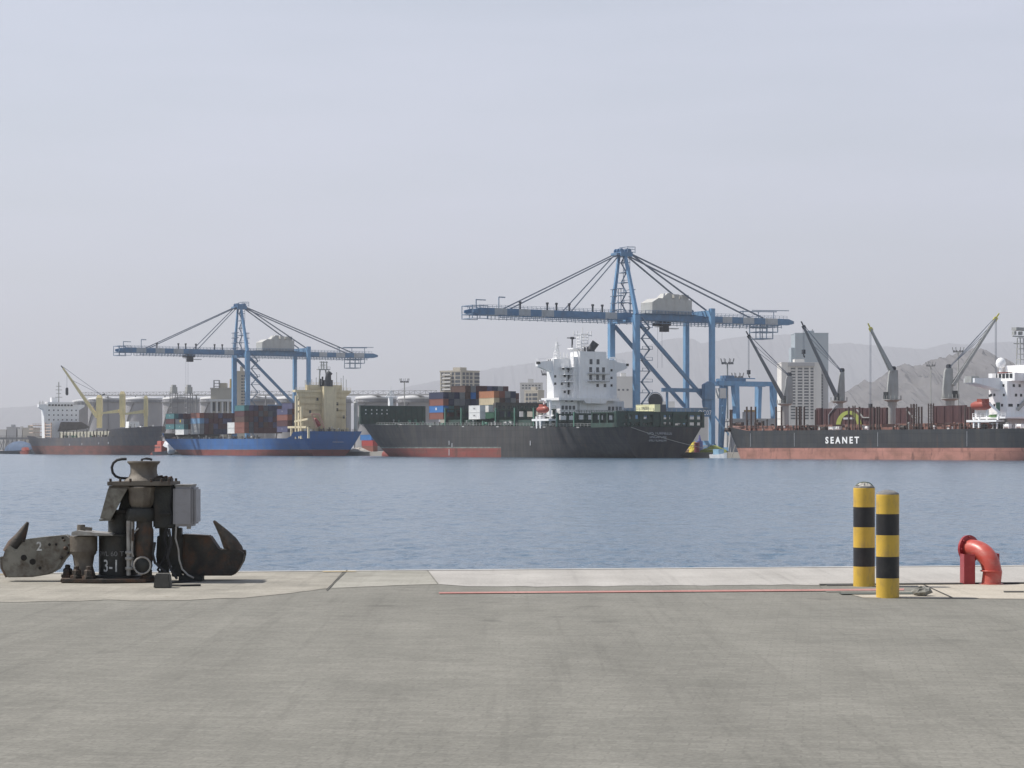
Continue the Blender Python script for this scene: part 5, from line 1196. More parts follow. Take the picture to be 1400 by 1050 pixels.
# four deck cranes on the centre line
def deck_crane(base_px, base_w, plat_py, hpx, top_py, pivot, tip, hook_py, tipcol, mast_lean=0):
    s = s_at(base_px, LC3); x = s-S3
    def zz3(py): return z_at(py, s, LC3)
    mpp = W(s, LC3).y/F
    c = MB(); rp = base_w/2*mpp
    c.lathe([(rp*1.1, 9.0), (rp, 9.6), (rp, zz3(plat_py)), (rp*1.05, zz3(plat_py)+.05)], (x, 0, 0), 20)
    p = c.build('crane_pedestal', crane_lg, ship3, smooth=True)
    d = MB(); d.lathe([(rp*1.1, -.5), (rp*2.0, 0), (rp*2.0, .25), (rp*1.0, .3)], (x, 0, zz3(plat_py)), 20)
    for a in range(14): t = a/14*6.283; d.beam((x+rp*1.95*math.cos(t), rp*1.95*math.sin(t), zz3(plat_py)+.25), (x+rp*1.95*math.cos(t), rp*1.95*math.sin(t), zz3(plat_py)+1.4), .12)
    d.build('crane_platform', crane_lg, p)
    # the slewing house: drawn in the picture-plane direction e, which is where the jib points
    e = Vector((T.x, M.x))                        # picture-right in ship axes
    e = Vector((T.x, M.x)).normalized()
    g = Vector((-e.y, e.x))
    def at(px, py, off=0.0): q_ = (px-base_px)*mpp; return Vector((x+e.x*q_+g.x*off, e.y*q_+g.y*off, zz3(py)))
    hw = base_w*0.42*mpp; zt = zz3(top_py); zb = zz3(plat_py)+.3
    vs = []
    for (px0, px1, z) in ((hpx[0]-2, hpx[1]+.5, zb), (hpx[0]-2, hpx[1]+.5, zb+3), (hpx[0], hpx[1], zt-1.2), (hpx[0]+1.5, hpx[1], zt)):
        for off in (-hw, hw):
            for pxx in (px0, px1): v = at(pxx, 0, off); vs.append((v.x, v.y, z))
    fs = []
    for k in range(3):
        o_ = k*4; fs += [(o_, o_+1, o_+5, o_+4), (o_+3, o_+2, o_+6, o_+7), (o_+2, o_, o_+4, o_+6), (o_+1, o_+3, o_+7, o_+5)]
    fs += [(0, 2, 3, 1), (12, 13, 15, 14)]
    MB().add(vs, fs).build('crane_house', crane_lg, p, bevel=.15)
    sgn = 1 if tip[0] > base_px else -1
    d = MB(); a = at(hpx[0]-1 if sgn < 0 else hpx[1]+1, plat_py-5, 0); d.box(a.x-1.0, a.x+1.0, a.y-1.0, a.y+1.0, a.z-1.2, a.z+1.4); d.build('crane_cab', glass, p)
    jb = MB()
    a0, a1 = at(*pivot), at(*tip)
    for off in (-1, 1):
        b0 = at(*pivot, off*1.6); b1 = at(*tip, off*.5)
        jb.beam(b0, b1, .75, 1.0, .45, .6)
    for k in range(1, 12):
        f = k/12; ww = 1.6+(0.5-1.6)*f; m_ = a0+(a1-a0)*f; jb.beam(m_+Vector((g.x*ww, g.y*ww, 0)), m_-Vector((g.x*ww, g.y*ww, 0)), .3)
    j = jb.build('jib', crane_dg if base_px < 1200 else crane_lg, p)
    d = MB(); dv = (a1-a0).normalized(); d.beam(a1-dv*.6, a1+dv*.5, 1.0, 1.1).beam(a1, a1+dv*2.0, .4, .4); d.build('jib_head', tipcol, j)
    top = at((hpx[0]+hpx[1])/2+.5, top_py)
    for off, f in ((-1.2, 1.0), (1.2, 1.0), (-.6, .82), (.6, .70)):
        q0 = Vector((top.x+g.x*off, top.y+g.y*off, zt)); q1 = a0+(a1-a0)*f
        MB().beam(q0, q1+Vector((0, 0, .6)), .13, .13).build('luffing_rope', stay_m, p)
    d = MB(); d.lathe([(.7, -.5), (.7, .5)], (top.x, top.y, zt+.5), 12, axis=Matrix.Rotation(R(90), 3, 'X') @ Matrix.Rotation(0, 3, 'Z')); d.beam((top.x, top.y, zt-.2), (top.x, top.y, zt+1.2), .8); d.build('crane_sheave', dark, p)
    hz2 = zz3(hook_py); h0 = a1+dv*.2
    for off in (-.25, .25): MB().beam((h0.x+off, h0.y, h0.z-.4), (h0.x+off, h0.y, hz2), .09, .09).build('hoist_rope', stay_m, p)
    d = MB(); d.box(h0.x-.5, h0.x+.5, h0.y-.4, h0.y+.4, hz2-1.4, hz2).path([(h0.x, h0.y, hz2-1.4), (h0.x+.1, h0.y, hz2-2.2), (h0.x+.45, h0.y, hz2-2.5), (h0.x+.5, h0.y, hz2-2.0)], .2, 6); d.build('cargo_hook', tipcol if hook_py < 490 else dark, p)
    return p
tipy = pbr('tip_yellow', (0.55, 0.5, 0.08), 0.5)
deck_crane(1073, 11, 552.5, (1074.5, 1083), 514, (1070.5, 545), (1024, 460), 506, dark)
deck_crane(1147, 11.5, 549, (1147.5, 1154), 508.5, (1143, 541), (1099, 447), 478, dark)
deck_crane(1220, 12.5, 547, (1215, 1227), 506, (1219, 508), (1190.5, 450), 552, tipy)
deck_crane(1299, 12.5, 545.5, (1291, 1302), 503.5, (1302, 527), (1361, 436), 512, tipy)
# deckhouse at the right edge
lp = LC3-9.5; xp0, xp1 = cx3(1352, lp), cx3(1377, lp); ztp = z3(520.5, 1377, lp)
d = MB(); d.box(xp0, xp1, -9.5, 9.5, 9.0, ztp); dh3 = d.build('deckhouse', white_m, ship3)
d = MB(); d.box(xp0-2, xp1+4, -14, 14, z3(570, 1377, lp)-.5, z3(570, 1377, lp)); railing(d, [(xp0-2, -13.9, z3(570, 1377, lp)), (xp1+4, -13.9, z3(570, 1377, lp))], 1.1, 1.6); d.build('boat_deck', white_m, dh3)
d = MB(); yw = l_at(1326, S3+xp0+3)-LC3; d.prism([(-9.5, ztp-2.6), (-9.5, ztp+.9), (yw, z3(517, 1330, yw+LC3)), (yw, z3(523, 1330, yw+LC3))], xp0+.5, xp0+5, plane='yz'); d.build('bridge_wing', white_m, dh3)
d = MB(); d.box(xp0+1, xp0+4, yw-.3, yw+2.6, z3(523, 1330, yw+LC3), z3(514, 1330, yw+LC3)); d.build('wing_cab', crane_lg, dh3)
zwh = z3(510, 1366, lp); d = MB(); d.box(xp0+2, xp0+9, -8, 8, ztp, zwh); wh = d.build('wheelhouse', white_m, dh3)
windows(wh, [(xp0+3+1.5*k, -8.02, (ztp+zwh)/2+.3) for k in range(4)], 1.1, 1.3, '-y')
d = MB(); d.box(xp0+2.2, xp0+6, -8.2, -6, zwh, zwh+.3); d.build('roof_stripe', boot_red, wh)
d = MB(); xr = cx3(1366.5, lp+4); d.lathe([(.5, 0), (.5, 1.2), (1.2, 1.6), (1.5, 2.6), (1.2, 3.6), (.6, 4.1), (.05, 4.3)], (xr, -5, zwh+.4), 16); d.build('radome', white_m, wh, smooth=True)
for px in (1354, 1372, 1384): d = MB(); x = cx3(px, lp+3); d.box(x-.8, x+.8, -6.5, -5, ztp+.02, ztp+2.4); d.build('deck_locker', white_m, dh3)
d = MB(); xm = cx3(1395, LC3-2); lattice_mast(d, xm, -2, ztp, z3(462, 1395, LC3-2), .9, .6, .22, 8)
for kk in range(5): a = -2.4+1.2*kk; d.box(xm-.5, xm+.5, -2+a-.4, -2+a+.4, z3(458, 1395, 1)+(kk % 2)*1.2, z3(458, 1395, 1)+1.0+(kk % 2)*1.2)
d.beam((xm, -5, z3(460, 1395, 1)), (xm, 1, z3(460, 1395, 1)), .35).box(xm-1, xm+1, -4.5, .5, z3(452, 1395, 1), z3(447, 1395, 1)-.2).beam((xm, -4.6, z3(470, 1395, 1)), (xm, .4, z3(470, 1395, 1)), .25); d.build('radar_mast', crane_lg, dh3)
d = MB(); d.box(xp1-6, xp1+3, -4.5, 4.5, ztp, ztp+4.6); d.build('funnel', white_m, dh3)
windows(dh3, [(cx3(px, lp), -9.52, z3(py, px, lp)) for px, py in ((1352.5, 527), (1359, 527), (1366.5, 527), (1372, 527), (1355, 540), (1359.5, 540), (1372.5, 540), (1359.5, 554), (1370, 554), (1347+6, 541))], .75, .75, '-y')
windows(dh3, [(cx3(1364.5, lp), -9.52, z3(556, 1364, lp))], 1.6, 2.4, '-y', deck_gl, 'door')
windows(dh3, [(xp1+.02, l_at(px, S3+xp1)-LC3, z3(py, 1377, lp)) for px, py in ((1386, 527), (1389, 540), (1380, 554), (1383, 554), (1394, 527), (1396, 540), (1392, 554))], .8, .8, '+x')
d = MB(); d.beam((xp1+.5, -6, z3(560, 1377, lp)), (xp1+.5, -1, z3(541, 1377, lp)), .5, .9).beam((xp1+.5, -1, z3(541, 1377, lp)), (xp1+.5, 6, z3(541, 1377, lp)), .5, .3).box(xp1+.1, xp1+1.2, -3, 4, z3(534, 1377, lp), z3(533, 1377, lp)); d.build('gallery_stair', crane_lg, dh3)
lb = LC3-14; xl = cx3(1341, lb); zl = z3(554.5, 1341, lb); d = MB()
d.lathe([(.1, -3.9), (.9, -3.4), (1.3, -2), (1.35, 1.8), (1.0, 3.4), (.15, 4.0)], (xl, -14, zl), 14, axis=Matrix.Rotation(R(90), 3, 'Y')); d.box(xl-.8, xl+2.6, -14.8, -13.2, zl+1.0, zl+1.9); d.build('lifeboat', orange, ship3, smooth=True)
d = MB(); x0, x1 = cx3(1325, lb), cx3(1366, lb); zq = z3(575.5, 1345, lb); d.box(x0, x1, -15.1, -12, zq-.3, zq+.3)
for px in (1334, 1341): x = cx3(px, lb); d.beam((x, -14.6, zq-2), (x, -14.6, zq+1.2), .55)
d.beam((cx3(1352, lb), -14, zl+.6), (cx3(1366, lb), -14, zq+2.4), .5).beam((cx3(1366, lb), -14, zq+2.4), (cx3(1364, lb), -14, zq), .5).beam((cx3(1333, lb), -13.6, zq), (cx3(1333, lb), -13.6, zl-1.3), .5).beam((cx3(1348, lb), -13.6, zq), (cx3(1348, lb), -13.6, zl-1.3), .5); d.build('boat_davit', white_m, ship3)
d = MB(); x = cx3(1357, lb); d.lathe([(.1, -1.9), (.5, -1.5), (.6, 1.2), (.1, 1.8)], (x, -13.6, zq+1.3), 10, axis=Matrix.Rotation(R(90), 3, 'Y')); d.build('rescue_boat', pbr('boat_green', (0.22, 0.38, 0.14), 0.5), ship3)
clutter(ship3, 'fittings', (cx3(1328, lb), cx3(1400, lb), -14, -11.5, 9.0), [crane_lg, deck_dk, white_m], 37, 2.0, 22)

# ================================================================ small grey cargo ship at the far left, bow towards us
B4 = 27.0; LC4 = 4.5
sb = s_at(221, LC4); sst = s_at(47, LC4-6); L4 = sb-sst; S4 = sst
ship4 = thing('cargo_ship', 'slate grey cargo ship with three yellow deck cranes, bow towards the blue ship', 'ship', W(S4, LC4, 0), TH)
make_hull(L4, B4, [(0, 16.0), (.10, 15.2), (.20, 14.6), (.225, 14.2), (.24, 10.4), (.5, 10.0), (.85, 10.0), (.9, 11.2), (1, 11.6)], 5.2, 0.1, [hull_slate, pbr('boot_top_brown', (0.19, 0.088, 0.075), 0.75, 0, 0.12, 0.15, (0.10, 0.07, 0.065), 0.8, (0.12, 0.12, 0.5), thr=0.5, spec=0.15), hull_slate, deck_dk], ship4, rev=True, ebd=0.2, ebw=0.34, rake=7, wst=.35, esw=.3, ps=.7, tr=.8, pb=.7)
bulb(ship4, L4-9, boot_red, 2.2, 8, .2, 1)
def dx4(px, l=LC4): return s_at(px, l)-S4
xf = dx4(86, LC4); sF = S4+xf                     # front of the deckhouse, facing the bow
def yy4(px): return l_at(px, sF)-LC4
def zf4(py): return z_at(py, sF, LC4)
d = MB(); d.prism([(yy4(61), 10), (yy4(60), zf4(560)), (yy4(108), zf4(560)), (yy4(108), 10)], xf-5, xf, plane='yz'); dh4 = d.build('deckhouse', white_m, ship4)
d = MB(); d.prism([(yy4(60), zf4(561)), (yy4(53.5), zf4(557)), (yy4(53.5), zf4(553)), (yy4(116), zf4(553)), (yy4(116), zf4(556)), (yy4(108), zf4(561))], xf-3.5, xf-.5, plane='yz'); d.build('bridge_wing', white_m, dh4)
d = MB(); d.box(xf-4.5, xf+.3, yy4(65), yy4(100), zf4(555.5), zf4(552)); wh4 = d.build('wheelhouse', white_m, dh4)
windows(wh4, [(xf+.33, yy4(67.5+4.3*k), zf4(554)) for k in range(8)], 1.4, .95, '+x')
d = MB(); d.box(xf-4.8, xf+.5, yy4(64.5), yy4(101), zf4(552), zf4(549.8)); d.build('roof', white_m, wh4)
windows(dh4, [(xf+.03, yy4(px), zf4(py)) for py in (561, 567.5, 574) for px in (67, 73.5, 79.5, 85.5, 91.5, 98, 104)], .75, .8, '+x')
d = MB(); d.box(xf-5, xf-2, yy4(72), yy4(80), zf4(550), zf4(543.5)); d.build('funnel', white_m, dh4)
d = MB(); ym = yy4(82.5); d.beam((xf-3, ym, zf4(550)), (xf-3, ym, zf4(522)), .5)
for py, w_ in ((528, 3.2), (533, 4.0), (538, 3.0), (543, 4.5)): d.beam((xf-3, ym-w_/2, zf4(py)), (xf-3, ym+w_/2, zf4(py)), .35)
d.build('radar_mast', crane_lg, dh4)
d = MB(); railing(d, [(xf-.4, yy4(54), zf4(553)), (xf-.4, yy4(116), zf4(553))], 1.1, 2.2, .14)
for px in (56, 60, 104, 106, 112): d.beam((xf-2, yy4(px), zf4(553)), (xf-2, yy4(px), zf4(548)), .22)
d.build('bridge_rail', crane_lg, dh4)
# stern ladders, deck cargo, coamings
for k in range(4): d = MB(); z = 11+k*2.3; d.box(1+k*.6, 9, -10, 8, z, z+.5); railing(d, [(9, -10, z+.5), (9, 8, z+.5)], 1.0, 2, .13); d.build('stern_gallery', [pbr('gallery_pale', (0.55, 0.42, 0.34), 0.6)], ship4)
d = MB(); yl4 = -B4/2+2.0
for px in (62, 70): x = dx4(px, LC4+yl4); d.beam((x, yl4, 10), (x, yl4, 19.5), .7)
for k in range(5): d.beam((dx4(61, LC4+yl4), yl4, 11+1.8*k), (dx4(71, LC4+yl4), yl4, 11+1.8*k), .4)
d.build('side_ladder', [pbr('gallery_pale', (0.55, 0.42, 0.34), 0.6)], ship4)
x0, x1 = dx4(84, LC4-9), dx4(158, LC4-9)
d = MB(); d.box(x0, x1, -10, 10, 10, 13.6); d.build('hatch_coaming', pbr('coaming_cream', (0.44, 0.42, 0.34), 0.7, 0, 0.15, 0.5), ship4)
for k in range(16): x = dx4(82+4.6*k, LC4-11.5); d = MB(); d.beam((x, -11.5, 10), (x, -11.5, 13.2+(k % 3)*.8), .5); d.build('stanchion', deck_dk, ship4)
xh = dx4(92, LC4-6); d = MB(); ph = [(yy4(76), zf4(590)), (yy4(80), zf4(577)), (yy4(108), zf4(577)), (yy4(119), zf4(584)), (yy4(112), zf4(586.5))]; d.prism(ph, xf+4, xf+5.5, plane='yz'); d.build('hatch_cover', pbr('cover_brown', (0.11, 0.10, 0.09), 0.7, 0, 0.2, 0.5), ship4)
clutter(ship4, 'fittings', (dx4(84, LC4-12), dx4(158, LC4-12), -12.6, -11.4, 10.1), [deck_dk, brown_s, crane_lg, deck_gl], 41, 2.4, 40)
clutter(ship4, 'fittings', (L4*.80, L4*.95, -6, 6, 14.8), [deck_dk, white_m, crane_lg], 42, 2.6, 20)
d = MB(); x = dx4(179, LC4); d.prism([(yy4(0)*0-3.4, 14.5), (-3.0, 19.0), (3.0, 19.0), (3.8, 14.5)], x, x+5, plane='yz'); d.build('foredeck_store', white_m, ship4)
e4 = Vector((T.x, M.x)).normalized(); g4 = Vector((-e4.y, e4.x))
def yellow_crane(px, w0, top, bot, jib0, jib1, ropes, hook):
    s = s_at(px, LC4); x = s-S4; mpp = W(s, LC4).y/F
    def at(pxx, py, off=0): q_ = (pxx-px)*mpp; return Vector((x+e4.x*q_+g4.x*off, e4.y*q_+g4.y*off, z_at(py, s, LC4)))
    d = MB(); h = w0*mpp/2
    for a, b, k0, k1 in ((bot, bot-17, .8, .8), (bot-17, top+4, 1.0, .95), (top+4, top, .95, .55)):
        d.beam(at(px, a), at(px, b), h*2*k0, h*2*k0, h*2*k1, h*2*k1, up=(e4.x, e4.y, 0))
    p = d.build('crane_post', cream_y, ship4)
    d = MB(); a, b = at(*jib0), at(*jib1)
    for off in (-1.1, 1.1): d.beam(a+Vector((g4.x*off*1.2, g4.y*off*1.2, 0)), b+Vector((g4.x*off*.3, g4.y*off*.3, 0)), 1.3, 1.9, .7, .9)
    for k in range(1, 9): m_ = a+(b-a)*k/9; ww = 1.3-.9*k/9; d.beam(m_+Vector((g4.x*ww, g4.y*ww, 0)), m_-Vector((g4.x*ww, g4.y*ww, 0)), .35)
    d.build('jib', cream_y, p)
    if ropes:
        for f in (1, .72): MB().beam(at(px+3, top), a+(b-a)*f+Vector((0, 0, .7)), .2, .2).build('luffing_rope', stay_m, p)
        MB().beam(b, at(jib1[0]-2.5, jib1[1]-3), .6, .6).build('jib_head', dark, p)
        c = at(jib1[0]+5.5, hook); MB().beam((c.x, c.y, a.z+(b-a).z*.93), c, .12).build('hoist_rope', stay_m, p)
        d = MB(); d.box(c.x-.5, c.x+.5, c.y-.5, c.y+.5, c.z-4.5, c.z).tube((c.x, c.y, c.z-4), (c.x, c.y, c.z-.5), .9, .9, 8); d.build('cargo_hook', dark, p)
        MB().beam((x, h, z_at(top, s, LC4)), (x+.2, h+1.6, z_at(top, s, LC4)+.6), .8, .8).build('crane_sheave', dark, p)
yellow_crane(136, 8, 540, 585, (133, 570), (86, 503), True, 530)
yellow_crane(167.5, 7.5, 535, 584, (163, 562), (138, 565), False, 0)
yellow_crane(199.5, 5.5, 541, 586, (197, 562.5), (170, 566), False, 0)
for px, py in ((95, 608), (112, 607), (135, 606), (148, 605.5)): d = MB(); x = dx4(px, LC4-13.5); z = z_at(py, S4+x, LC4-13.5); d.box(x-.5, x+.5, -13.56, -13.4, z-.5, z+.5); d.build('fairlead', name_g, ship4)
# ================================================================ the port behind
tank_g = pbr('tank_grey', (0.27, 0.27, 0.285), 0.6, 0, 0.06, 0.1, (0.26, 0.25, 0.24), 0.5, (0.3, 0.3, 0.03))
tank_w = pbr('tank_roof_white', (0.58, 0.58, 0.58), 0.55, 0, 0.04, 0.1)
steel_d = pbr('gantry_steel', (0.19, 0.195, 0.205), 0.6, 0.1, 0.1, 0.3)
conc_b = pbr('building_beige', (0.42, 0.39, 0.33), 0.85, 0, 0.06, 0.1)
conc_w = pbr('building_white', (0.60, 0.59, 0.57), 0.85, 0, 0.05, 0.1)
conc_g = pbr('building_grey', (0.36, 0.36, 0.37), 0.85, 0, 0.05, 0.1)
glass_b = pbr('building_glass', (0.07, 0.08, 0.095), 0.3, 0, 0.2, 0.5)
tower_b = pbr('tower_cladding', (0.30, 0.36, 0.40), 0.4, 0, 0.05, 0.1)
LT = 150.0
def tank(px, wpx, top, l=LT):
    s = s_at(px, l); k = W(s, l).y/F; r = wpx/2*k; z = z_at(top, s, l)
    t = thing('storage_tank', '', 'storage tank', W(s, l, 2.0), TH, 'pale storage tanks behind the ships')
    d = MB(); d.lathe([(r, 0), (r, z-4.4), (r*1.01, z-4.3), (r*1.01, z-3.9), (r, z-3.8), (r, z-2)], n=40); d.build('shell', tank_g, t, smooth=True)
    d = MB(); d.lathe([(r*1.02, z-2.0), (r*1.02, z-1.5), (r*.98, z-.7), (r*.6, z-.1), (r*.1, z+.2)], n=40); d.build('roof', tank_w, t, smooth=True)
    d = MB(); n = 24
    for i in range(n):
        a, b = 2*math.pi*i/n, 2*math.pi*(i+1)/n
        d.beam((r*1.06*math.cos(a), r*1.06*math.sin(a), z-4.0), (r*1.06*math.cos(b), r*1.06*math.sin(b), z-4.0), 1.0, .5)
        d.beam((r*1.06*math.cos(a), r*1.06*math.sin(a), z-4), (r*1.06*math.cos(a), r*1.06*math.sin(a), z-2.6), .16)
    d.build('ring_walkway', steel_d, t)
    d = MB(); a = -2.2
    for k2 in range(14):
        a2 = a+.09; d.beam((r*1.04*math.cos(a), r*1.04*math.sin(a), (z-4)*k2/14), (r*1.04*math.cos(a2), r*1.04*math.sin(a2), (z-4)*(k2+1)/14), .8, .4); a = a2
    d.build('spiral_stair', steel_d, t)
    return t
tl = ['storage tank behind the raised yellow jib of the grey cargo ship', 'storage tank behind the thin yellow crane post by the grey ship bow', 'storage tank under the two lattice elevator heads',
      'storage tank behind the beige terminal building with white columns', 'storage tank between the far crane legs and the blue ship containers', 'storage tank behind the braces of the far crane',
      'storage tank above the bow wall and foremast of the black ship', 'storage tank just left of the containers on the black ship', 'pale tank next to the white deckhouse of the grey ship', 'storage tank hidden by the cream deckhouse of the blue ship']
for lab, (px, w_, top) in zip(tl, ((146, 50, 546.5), (197, 50, 546.5), (248, 50, 546.2), (299, 50, 546), (351, 50, 546), (402, 48, 546), (514, 56, 545.5), (572, 56, 545.5), (110, 22, 550), (455, 50, 546))):
    tag(tank(px, w_, top), lab)
# conveyor gallery over the tanks
sg0, sg1 = s_at(112, LT-4), s_at(600, LT-4); zg = z_at(543.5, (sg0+sg1)/2, LT)
cg = thing('conveyor_gallery', 'long grey conveyor gallery on trestles running above the storage tanks', 'conveyor', W(sg0, LT-4, 2.0), TH)
zl0, zl1 = z_at(544, sg0, LT-4), z_at(544.5, sg1, LT-4)
d = MB(); d.beam((0, 0, zl0), (sg1-sg0, 0, zl1), 3.0, 1.0); n = 90
for k in range(n+1):
    x = (sg1-sg0)*k/n; z = zl0+(zl1-zl0)*k/n; d.beam((x, -1.4, z+.5), (x, -1.4, z+2.4), .18)
    if k < n: x2 = (sg1-sg0)*(k+1)/n; z2 = zl0+(zl1-zl0)*(k+1)/n; d.beam((x, -1.4, z+.5 if k % 2 else z+2.4), (x2, -1.4, z2+2.4 if k % 2 else z2+.5), .14)
d.beam((0, -1.4, zl0+2.4), (sg1-sg0, -1.4, zl1+2.4), .25); d.build('truss', steel_d, cg)
for k in range(1, 10):
    x = (sg1-sg0)*k/10; z = zl0+(zl1-zl0)*k/10; d = MB(); d.beam((x-1.5, 0, 0), (x, 0, z), .6).beam((x+1.5, 0, 0), (x, 0, z), .6).beam((x-1, 0, z*.4), (x+1, 0, z*.4), .4); d.build('trestle', steel_d, cg)
for px, lab in ((237.5, 'lattice elevator head nearer the yellow cranes above the conveyor'), (258, 'lattice elevator head nearer the terminal building above the conveyor')):
    s = s_at(px, LT-10); e = thing('elevator_tower', lab, 'elevator tower', W(s, LT-10, 2.0), TH, 'elevator towers at the conveyor')
    zt = z_at(530, s, LT-10); d = MB(); lattice_mast(d, 0, 0, 0, zt-6, 2.0, 2.0, .45, 12); d.build('frame', steel_d, e)
    d = MB(); d.box(-3, 3, -2.6, 2.6, zt-6, zt-5.6).box(-2, 2, -2, 2, zt-5.6, zt-1.5).box(-1.2, 1.2, -1.4, 1.4, zt-1.5, zt); railing(d, [(-3, -2.6, zt-5.6), (3, -2.6, zt-5.6)], 1.2, 1.5, .15); d.build('head_house', crane_lg, e)

def building(name, label, cat, px0, px1, top, Y, depth, mat, wins=(), rz=0.0, parapet=None, wsize=(2.2, 1.6), extra=None, group=None):
    x0 = (px0-700)/F*Y; x1 = (px1-700)/F*Y; zt = ZC+(HOR-top)/F*Y
    t = thing(name, label, cat, ((x0+x1)/2, Y, 2.0), rz, group); hw = (x1-x0)/2
    d = MB(); d.box(-hw, hw, 0, depth, 0, zt-2); o = d.build('wall', mat, t)
    d = MB(); d.box(-hw-.3, hw+.3, -.3, depth+.3, zt-2, zt-1.2).box(-hw*.3, hw*.2, depth*.2, depth*.6, zt-1.2, zt+1.6); d.build('roof', parapet or mat, t)
    me = MB().box(-wsize[0]/2, wsize[0]/2, -.12, .1, -wsize[1]/2, wsize[1]/2).mesh('window', glass_b)
    for px, py in wins: link('window', me, t, ((px-700)/F*Y-(x0+x1)/2, 0, ZC+(HOR-py)/F*Y-2))
    if extra: extra(t, hw, zt, Y, (x0+x1)/2)
    return t
# grain terminal beside the far crane
def ex_term(t, hw, zt, Y, cx):
    for k in range(5): x = -hw+.6+k*(2*hw-1.2)/4; d = MB(); d.box(x-.5, x+.5, -1.2, 0, 0, ZC+(HOR-549)/F*Y-2); d.build('column', conc_w, t)
    d = MB(); d.box(-hw-.6, hw+.6, -1.6, 0, ZC+(HOR-549)/F*Y-2, ZC+(HOR-546)/F*Y-2); d.build('cornice', conc_w, t)
    d = MB(); lattice_mast(d, -hw+3, 3, zt-2, zt+3, 1.5, 1.5, .3, 3); d.build('roof_frame', steel_d, t)
    x = (315.5-700)/F*Y-cx; d = MB(); d.tube((x, 2, zt-2), (x, 2, ZC+(HOR-518)/F*Y-2), 1.0, .8, 10).tube((x+1.6, 2, zt-2), (x+1.6, 2, ZC+(HOR-521)/F*Y-2), .6, .6, 8); d.build('silo_pipe', pbr('pipe_ochre', (0.42, 0.30, 0.13), 0.6), t)
building('terminal_building', 'beige grain terminal building with white columns beside the far crane legs', 'building', 288, 321, 532, 1240, 18, conc_b, [(px, 556) for px in (292, 298.5, 305, 311, 317)], wsize=(1.6, 5), extra=ex_term)
building('tower_block', 'narrow beige tower with rows of ledges between the far crane legs', 'building', 323, 336, 509, 1330, 12, conc_b, [(px, 514+4.2*k) for k in range(10) for px in (331, 334)], wsize=(.9, 1.0))
# apartment block above the black ship's containers: two faces
def two_face(name, label, pxl, pxc, pxr, top, Y, wl, wr, mat, ml):
    zt = ZC+(HOR-top)/F*Y; k = Y/F; xc = (pxc-700)*k
    al = (pxc-pxl)*k; ar = (pxr-pxc)*k
    t = thing(name, label, 'building', (xc, Y, 2.0), 0)
    A = Vector((-al, al*.75)); Bv = Vector((ar, ar*.8))
    d = MB(); d.prism([(0, 0), (A.x, A.y), (A.x+Bv.x, A.y+Bv.y), (Bv.x, Bv.y)], 0, zt-2, plane='xy'); d.build('wall', mat, t)
    d = MB(); c_ = (A+Bv)/2; d.prism([tuple(c_+(Vector(p)-c_)*1.03) for p in ((0, 0), A, A+Bv, Bv)], zt-2, zt-1.1, plane='xy'); d.prism([tuple(c_+(Vector(p)-c_)*.35) for p in ((0, 0), A, A+Bv, Bv)], zt-1.1, zt+1.2, plane='xy'); d.build('roof', mat, t)
    for vec, wins, wx in ((A, wl, 2.0), (Bv, wr, 2.2)):
        ang = math.atan2(vec.y, vec.x) if vec is Bv else math.atan2(-vec.y, -vec.x)
        me = MB().box(-wx/2, wx/2, -.12, .1, -.95, .95).mesh('window', glass_b)
        for px, py in wins:
            f = ((px-700)*k-xc)/vec.x; p = vec*f; o = link('window', me, t, (p.x, p.y, ZC+(HOR-py)/F*Y-2), ang)
    bal = MB()
    for b in ml:
        f = ((b-700)*k-xc)/A.x; p = A*f
        for kk in range(5):
            z = ZC+(HOR-(513+kk*5))/F*Y-2; d = MB(); d.prism([tuple(p+Vector((-1.4, -1.6))), tuple(p+Vector((1.6, -3.4))), tuple(p+Vector((2.2, -2.2))), tuple(p+Vector((-1.0, .2)))], z, z+1.1, plane='xy'); d.build('balcony', conc_w, t)
    return t
two_face('apartment_block', 'pale apartment block rising behind the tallest containers of the black ship', 601, 630, 655, 508, 1500,
         [(px, 511+5.2*k) for k in range(5) for px in (604, 609, 613, 619, 624, 627.5)], [(px, 511+5.2*k) for k in range(4) for px in (634, 639, 644, 650, 653.5)], conc_b, (606.5, 612))
building('apartment_block', 'pale stepped apartment block, taller rear half, left of the white deckhouse', 'building', 711, 742, 524.5, 1650, 14, conc_w, [(px, py) for py in (527, 530.5) for px in (715, 719.5, 724, 728.5, 733, 737.5)], wsize=(1.4, .9))
two_face('apartment_block', 'low cream apartment block with square windows beside the white deckhouse', 717, 735.5, 744, 535, 1480, [(px, 539.5+5.6*k) for k in range(3) for px in (720.5, 725, 729.5, 733)], [], conc_b, ())
building('apartment_block', 'hazy white block behind the starboard bridge wing of the white deckhouse', 'building', 840, 867, 516, 1700, 20, conc_w, [(846, 533), (852, 533), (858, 533)], wsize=(1.6, 1.4))
